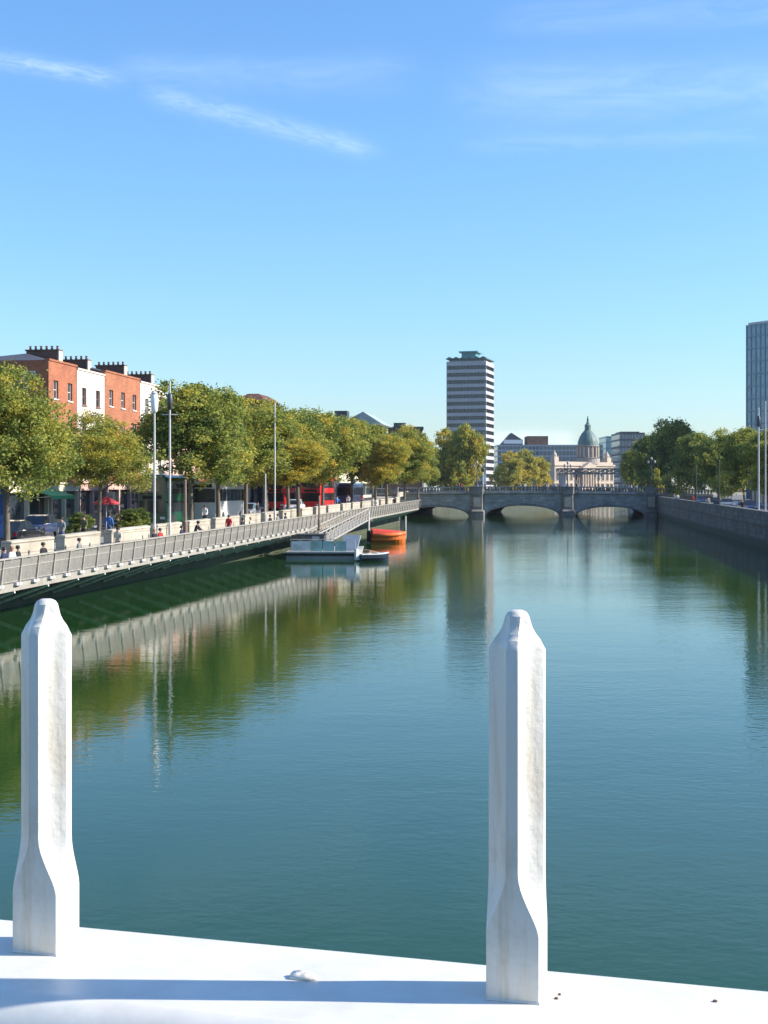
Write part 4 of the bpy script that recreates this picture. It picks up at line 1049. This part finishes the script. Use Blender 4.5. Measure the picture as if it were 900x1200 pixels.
wp = tag(MB().loft([[(-.75, 0, .0), (.75, 0, 0), (.75, .06, 0), (-.75, .06, 0)], [(-.55, .4, 1.25), (.95, .4, 1.25), (.95, .46, 1.25), (-.55, .46, 1.25)]]).build('notice_board', M['white_plastic'], None, (-2.9, 114, .58), R(-20)), 'leaning white notice board at the right end of the landing stage', 'notice board')
# gangway from boardwalk down to the stage
def qp(D, off, z): return Vector((-17.65+.1394*(D-64.7)+off, D, z))
GW = thing('gangway', 'sloping grey metal gangway with lattice sides from boardwalk down to landing stage', 'gangway', (0, 0, 0))
gt, gbm = 147, 118.5
for off in (OUT+.35, OUT+1.9):
    a0, a1 = qp(gbm, off, .62), qp(gt, off, zl(gt)-.5)
    up = Vector((0, 0, 1.15)); b = MB()
    b.tube([a0, a1], .07, 6); b.tube([a0+up, a1+up], .06, 6)
    n = 14
    for i in range(n+1): q = a0.lerp(a1, i/n); b.tube([q, q+up], .035, 5)
    for i in range(n):
        q0, q1 = a0.lerp(a1, i/n), a0.lerp(a1, (i+1)/n); b.tube([q0, q1+up], .03, 5); b.tube([q0+up, q1], .02, 4)
    for k in (.25, .5, .75): b.tube([a0+up*k, a1+up*k], .018, 4)
    b.build('lattice_side', M['rail'], GW)
a = [qp(gbm, OUT+.4, .6), qp(gbm, OUT+1.85, .6), qp(gt, OUT+1.85, zl(gt)-.5), qp(gt, OUT+.4, zl(gt)-.5)]
b = MB(); b.loft([[p for p in a], [p-Vector((0, 0, .12)) for p in a]]); b.build('deck', M['steel'], GW)
p0 = qp(gt, OUT+.2, zl(gt)-.5); b = MB(); b.box(-.2, 2.1, -.2, 2.3, -.15, 0); b.build('top_landing', M['steel'], GW, p0)
pp = qp(gt-.6, OUT+1.95, 0)
MB().tube([(pp.x, pp.y, -3), (pp.x, pp.y, zl(gt)+.4)], .14, 10).build('support_post', M['pole'], GW)
# orange boat: rigid inflatable under a red cover
def boat_hull(L_, B_, h, n=10):
    rings = []
    for i in range(n+1):
        t = i/n; y = L_*t; w_ = B_/2*(1-max(0, (t-.55)/.45)**2.2)*(.9+.1*min(1, t*4)); w_ = max(w_, .03); k = h*(1+.35*max(0, t-.5))
        rings.append([(-w_, y, k), (-w_*.95, y, k*.45), (-w_*.55, y, -.08), (0, y, -.22+.2*max(0, t-.7)), (w_*.55, y, -.08), (w_*.95, y, k*.45), (w_, y, k)])
    return rings
ob = thing('orange_boat', 'orange rubber boat with a red cover moored beyond the gangway', 'boat', (X(434, 146), 146.5, 0), R(-82))
MB().loft(boat_hull(3.7, 1.7, .62)).build('hull', M['orange'], ob, smooth=False)
for s in (-1, 1):
    MB().tube([(s*.78, .05, .72), (s*.8, 1.9, .76), (s*.62, 2.8, .84), (0, 3.66, .98)], [.2, .22, .21, .17], 10).build('side_tube', M['orange'], ob, smooth=True)
rings = []
for i in range(7):
    t = i/6; y = .15+3.2*t; w_ = .8*(1-max(0, (t-.6)/.4)**2*.8); hh = 1.45-.25*t
    rings.append([(-w_, y, .92), (-w_*.8, y, hh*.88), (-w_*.3, y, hh), (w_*.3, y, hh), (w_*.8, y, hh*.88), (w_, y, .92)])
MB().loft(rings).build('cover', M['red_tarp'], ob)
MB().box(-.22, .22, -.35, .0, .1, 1.2).build('outboard_motor', M['rubber'], ob)
bt = thing('dinghy', 'small dark hulled dinghy with white rim moored by the landing stage', 'boat', (-1.95, 108.6, 0), R(-62))
MB().loft(boat_hull(2.6, 1.25, .5)).build('hull', M['navy'], bt)
rr = boat_hull(2.6, 1.25, .5); 
for j in (0, 6): MB().tube([Vector(r[j])+Vector((0, 0, .03)) for r in rr], .055, 6).build('gunwale', M['white_plastic'], bt)
MB().box(-.5, .5, .5, .8, .56, .6).box(-.52, .52, 1.35, 1.65, .58, .62).build('thwart', M['tan'], bt); MB().box(-.16, .16, -.3, -.02, .1, .95).build('outboard_motor', M['white_plastic'], bt)
tag(MB().prism_x([(0, .50), (1.9, .50), (1.9, .62), (.2, 1.05), (0, 1.05)], -1.0, 0.6).build('timber_ramp', M['tan'], None, (-1.35, 110.8, -.28), R(-70)), 'tan timber float beside the dinghy at the end of the landing stage', 'float')

# ------------------------------------------------------------------ people
def body_mesh(name, pose):
    V = {}; 
    V['pelvis'] = (0, 0, .93, .135); V['waist'] = (0, 0, 1.10, .12); V['chest'] = (0, 0, 1.31, .15); V['neck'] = (0, 0, 1.47, .055)
    V['jaw'] = (0, -.02, 1.555, .075); V['skull'] = (0, -.005, 1.64, .10); V['crown'] = (0, .01, 1.70, .07)
    for s, k in ((-1, 'l'), (1, 'r')):
        V['sh'+k] = (s*.17, 0, 1.41, .068); V['el'+k] = (s*.235, .03, 1.14, .05); V['wr'+k] = (s*.25, -.04, .92, .036); V['ha'+k] = (s*.25, -.07, .83, .036)
        V['hip'+k] = (s*.09, 0, .86, .10); V['kn'+k] = (s*.10, -.02, .49, .068); V['an'+k] = (s*.10, .02, .09, .048); V['to'+k] = (s*.11, -.14, .045, .042)
    if pose == 'walk':
        V['knl'] = (-.1, -.14, .50, .068); V['anl'] = (-.1, -.22, .10, .048); V['tol'] = (-.11, -.38, .06, .042)
        V['knr'] = (.1, .03, .48, .068); V['anr'] = (.1, .30, .14, .048); V['tor'] = (.11, .18, .05, .042)
        V['ell'] = (-.23, .12, 1.15, .05); V['wrl'] = (-.24, .12, .95, .036); V['hal'] = (-.24, .08, .86, .036)
        V['elr'] = (.23, -.08, 1.15, .05); V['wrr'] = (.22, -.24, 1.0, .036); V['har'] = (.22, -.31, .95, .036)
    if pose == 'sit':
        for k in list(V):
            x, y, z, r = V[k]
            if k[:2] not in ('kn', 'an', 'to'): V[k] = (x, y, z-.40, r)
        for s, k in ((-1, 'l'), (1, 'r')):
            V['kn'+k] = (s*.13, -.43, .49, .07); V['an'+k] = (s*.13, -.40, .09, .048); V['to'+k] = (s*.14, -.56, .045, .042)
            V['el'+k] = (s*.25, -.10, .76, .05); V['wr'+k] = (s*.16, -.30, .66, .036); V['ha'+k] = (s*.12, -.37, .62, .036)
        for k in ('chest', 'neck', 'jaw', 'skull', 'crown', 'shl', 'shr'):
            x, y, z, r = V[k]; V[k] = (x, y-.07, z-.02, r)
    if pose == 'lean':
        for k in ('waist', 'chest', 'neck', 'jaw', 'skull', 'crown', 'shl', 'shr'):
            x, y, z, r = V[k]; V[k] = (x, y-(z-.93)*.35, z-(z-.93)*.07, r)
        for s, k in ((-1, 'l'), (1, 'r')):
            V['el'+k] = (s*.24, -.36, 1.12, .05); V['wr'+k] = (s*.12, -.50, 1.13, .036); V['ha'+k] = (s*.06, -.55, 1.13, .036)
    E = [('pelvis', 'waist'), ('waist', 'chest'), ('chest', 'neck'), ('neck', 'jaw'), ('jaw', 'skull'), ('skull', 'crown')]
    for k in 'lr': E += [('chest', 'sh'+k), ('sh'+k, 'el'+k), ('el'+k, 'wr'+k), ('wr'+k, 'ha'+k), ('pelvis', 'hip'+k), ('hip'+k, 'kn'+k), ('kn'+k, 'an'+k), ('an'+k, 'to'+k)]
    names = list(V); ix = {n: i for i, n in enumerate(names)}
    me = bpy.data.meshes.new('skeleton'); me.from_pydata([V[n][:3] for n in names], [(ix[a], ix[b_]) for a, b_ in E], [])
    ob_ = bpy.data.objects.new('skeleton', me); col.objects.link(ob_)
    ob_.modifiers.new('skin', 'SKIN')
    for n in names:
        q = me.skin_vertices[0].data[ix[n]]; r = V[n][3]; q.radius = (r*(1.12 if n in ('chest', 'waist', 'pelvis') else 1), r*(.8 if n in ('chest', 'waist') else 1)); q.use_root = (n == 'pelvis')
    sb = ob_.modifiers.new('sub', 'SUBSURF'); sb.levels = 1; sb.render_levels = 1
    dg = bpy.context.evaluated_depsgraph_get()
    res = bpy.data.meshes.new_from_object(ob_.evaluated_get(dg)); res.name = name
    bpy.data.objects.remove(ob_); bpy.data.meshes.remove(me)
    # material by nearest bone: 0 skin 1 top 2 trousers 3 hair 4 shoes
    segs = []
    for a, b_ in E:
        k = 1
        if a in ('neck', 'jaw', 'skull') : k = 0
        if a.startswith('wr'): k = 0
        if a.startswith('hip') or a.startswith('kn') or b_.startswith('hip'): k = 2
        if a.startswith('an'): k = 4
        segs.append((Vector(V[a][:3]), Vector(V[b_][:3]), k))
    sk = Vector(V['skull'][:3])
    res.materials.clear()
    for q in ('skin', 'cloth_dark', 'cloth_denim', 'hair_dark', 'rubber'): res.materials.append(M[q])
    for p in res.polygons:
        c = p.center; best = (9, 0)
        for a, b_, k in segs:
            t = max(0, min(1, (c-a).dot(b_-a)/(b_-a).length_squared)); dd = (c-a.lerp(b_, t)).length
            if dd < best[0]: best = (dd, k)
        k = best[1]
        if k == 0 and c.z > sk.z-.09 and (c.y > sk.y+.02 or c.z > sk.z+.05): k = 3
        p.material_index = k; p.use_smooth = True
    return res, V
BODY = {p: body_mesh('person', p) for p in ('stand', 'walk', 'sit', 'lean')}
hairm = {}
def hair_mesh(pose, m):
    if (pose, m) not in hairm:
        V = BODY[pose][1]; s = V['skull']
        b = MB()
        b.lathe([(.095, -.06), (.112, .0), (.108, .05), (.08, .09), (.03, .108)], (s[0], s[1]+.022, s[2]), 12)
        hairm[(pose, m)] = b.mesh('hair', M[m], True)
    return hairm[(pose, m)]
def person(x, D, z, rz, pose, top, legs, label, group=None, hair='hair_dark', own_hair=False, sc_=1.0):
    o = put('person', BODY[pose][0], None, (x, D, z), rz, (sc_, sc_, sc_))
    for i, q in ((1, 'cloth_'+top), (2, 'cloth_'+legs), (3, hair)):
        o.material_slots[i].link = 'OBJECT'; o.material_slots[i].material = M[q]
    tag(o, label, 'person', group)
    if own_hair: put('hair', hair_mesh(pose, hair), o)
    return o
RIV = R(90)-QA      # facing the river from the left bank (model faces -y)
def bench(s):
    D = 64.7+s*CA
    t = thing('bench', 'low timber bench on the boardwalk against the stone parapet', 'bench', (-17.65+.1394*(D-64.7)+.55, D, zl(D)-.5), -QA, 'benches along the boardwalk')
    MB().box(-.24, .24, -1.2, 1.2, .36, .42).build('seat', M['tan'], t)
    for y in (-1, 1): MB().box(-.2, .2, y-.05, y+.05, 0, .36).build('leg', M['steel'], t)
SIT = [(4, 'navy', 'dark', 'seated person in navy at the far left end of the boardwalk'), (13, 'white', 'denim', 'seated person in white top beside the person in navy on the boardwalk'), (20, 'dark', 'grey', 'dark clad seated person third from the left on the boardwalk'),
       (50, 'dark', 'dark', 'person in black sitting alone before the first pale parapet block'), (92, 'grey', 'dark', 'person in grey sitting before the gap in the pale parapet'),
       (180, 'dark', 'denim', 'dark clad seated person at the foot of the white lantern post'), (187, 'red', 'dark', 'person in red sitting beside the white lantern post'), (212, 'navy', 'dark', 'seated person in navy right of the short brown post'),
       (284, 'dark', 'dark', 'dark clad seated person left of a pale clad one, mid boardwalk'), (293, 'pale', 'denim', 'pale clad seated person mid boardwalk'), (316, 'dark', 'grey', 'leftmost of three dark heads near the gangway'), (325, 'grey', 'dark', 'grey clad middle person of three near the gangway'), (334, 'navy', 'dark', 'navy clad right person of three near the gangway')]
used = []
for i, (px, tp, lg, lab) in enumerate(SIT):
    D = quay_D(px, .62)
    s = (D-64.7)/CA
    if not used or s-used[-1] > 2.2:
        sb_ = s+.7; bench(sb_); used.append(sb_)
    person(-17.65+.1394*(D-64.7)+.60, D, zl(D)-.5-.02, RIV+rnd.uniform(-.3, .3), 'sit', tp, lg, lab, 'people on the boardwalk', 'hair_fair' if i % 4 == 1 else 'hair_dark', True, 1.0)
for px, off, pose, tp, lg, lab in ((138, 1.5, 'walk', 'pale', 'dark', 'person in a pale coat walking along the boardwalk'), (228, 2.2, 'lean', 'dark', 'dark', 'person in black leaning over the boardwalk railing'), (268, 1.4, 'walk', 'red', 'denim', 'person in red walking on the boardwalk under the coach'), (440, 1.4, 'walk', 'white', 'denim', 'person in white walking on the far part of the boardwalk'), (462, 1.6, 'stand', 'dark', 'dark', 'dark clad person standing on the far part of the boardwalk')):
    D = quay_D(px, off)
    person(-17.65+.1394*(D-64.7)+off, D, zl(D)-.5, RIV if pose == 'lean' else rnd.choice((-QA, math.pi-QA)), pose, tp, lg, lab, 'people on the boardwalk', own_hair=True)
for px, off, tp, lg, lab in ((72, -2.2, 'grey', 'denim', 'person in grey on the left quay between the two nearest trunks'), (98, -2.4, 'olive', 'dark', 'person in olive left of the short tree trunk'), (128, -2.6, 'blue', 'denim', 'person in blue beside the red parasol'), (240, -3, 'white', 'dark', 'person in white in front of the white coach'), (302, -2.5, 'dark', 'denim', 'dark clad person beside the short pale post'), (395, -2, 'blue', 'dark', 'person in blue right of the red bus'), (408, -2.4, 'white', 'denim', 'person in white on the quay above the gangway'), (424, -2, 'pink', 'dark', 'person in pink on the quay at the gangway head')):
    D = quay_D(px, off)
    person(-17.65+.1394*(D-64.7)+off, D, zl(D)+.002, rnd.choice((-QA, math.pi-QA, 1.0)), rnd.choice(('walk', 'stand')), tp, lg, lab, 'people on the left quay', own_hair=True)
for px, tp, lg, lab in ((775, 'white', 'dark', 'person in white at the bridge end of the right quay'), (790, 'grey', 'dark', 'person in grey walking on the right quay by the white car'), (794, 'white', 'denim', 'white clad person beside the person in grey on the right quay'), (812, 'red', 'dark', 'person in red on the right quay by the dark lamp post'), (830, 'pale', 'dark', 'pale clad person under the middle trees of the right quay'), (862, 'white', 'denim', 'person in white left of the tall pale mast'), (870, 'dark', 'dark', 'dark clad person left of the tall pale mast')):
    x, D, z = rq(px, 2.2); person(x, D, z+.12, rnd.choice((0, math.pi)), rnd.choice(('walk', 'stand')), tp, lg, lab, 'people on the right quay')
g = random.Random(5)
KL = {'dark': 'small dark clad pedestrian in the crowd crossing the stone bridge', 'white': 'small white clad pedestrian in the crowd crossing the stone bridge', 'red': 'small red clad pedestrian in the crowd crossing the stone bridge', 'blue': 'small blue clad pedestrian in the crowd crossing the stone bridge', 'pale': 'small beige clad pedestrian in the crowd crossing the stone bridge'}
for i in range(64):
    px = g.uniform(500, 762) if i % 3 else g.uniform(640, 762)
    D = g.choice((g.uniform(288.2, 291), g.uniform(289, 300), g.uniform(322, 333)))
    x = X(px, D); tp = g.choice(('dark', 'dark', 'dark', 'white', 'pale', 'red', 'blue', 'white'))
    bx = x-SK*(D-BD0)
    person(x, D, BTOP(bx)+.006, g.choice((R(90), R(-90), R(80))), g.choice(('walk', 'stand')), tp, g.choice(('dark', 'denim', 'grey')), KL[tp], 'pedestrians on the stone bridge', sc_=g.uniform(.95, 1.06))

# ------------------------------------------------------------------ thin air over the distance
hz, hnt, hp = nodes('air')
hnt.nodes.remove(hp)
pv = N(hnt, 'ShaderNodeVolumePrincipled'); pv.inputs['Color'].default_value = (.86, .92, 1, 1); pv.inputs['Density'].default_value = .00006; pv.inputs['Anisotropy'].default_value = .3
L(hnt, pv.outputs[0], hnt.nodes['Material Output'].inputs['Volume'])
o = MB().box(-5200, 5200, -120, 6200, -6, 76).build('haze', hz); o['kind'] = 'stuff'

# ------------------------------------------------------------------ render settings
sc.cycles.use_denoising = True
try: sc.cycles.denoiser = 'OPENIMAGEDENOISE'
except Exception: pass
sc.cycles.max_bounces = 6; sc.cycles.diffuse_bounces = 3; sc.cycles.glossy_bounces = 3; sc.cycles.transmission_bounces = 3
sc.cycles.caustics_reflective = False; sc.cycles.caustics_refractive = False
sc.cycles.sample_clamp_indirect = 6
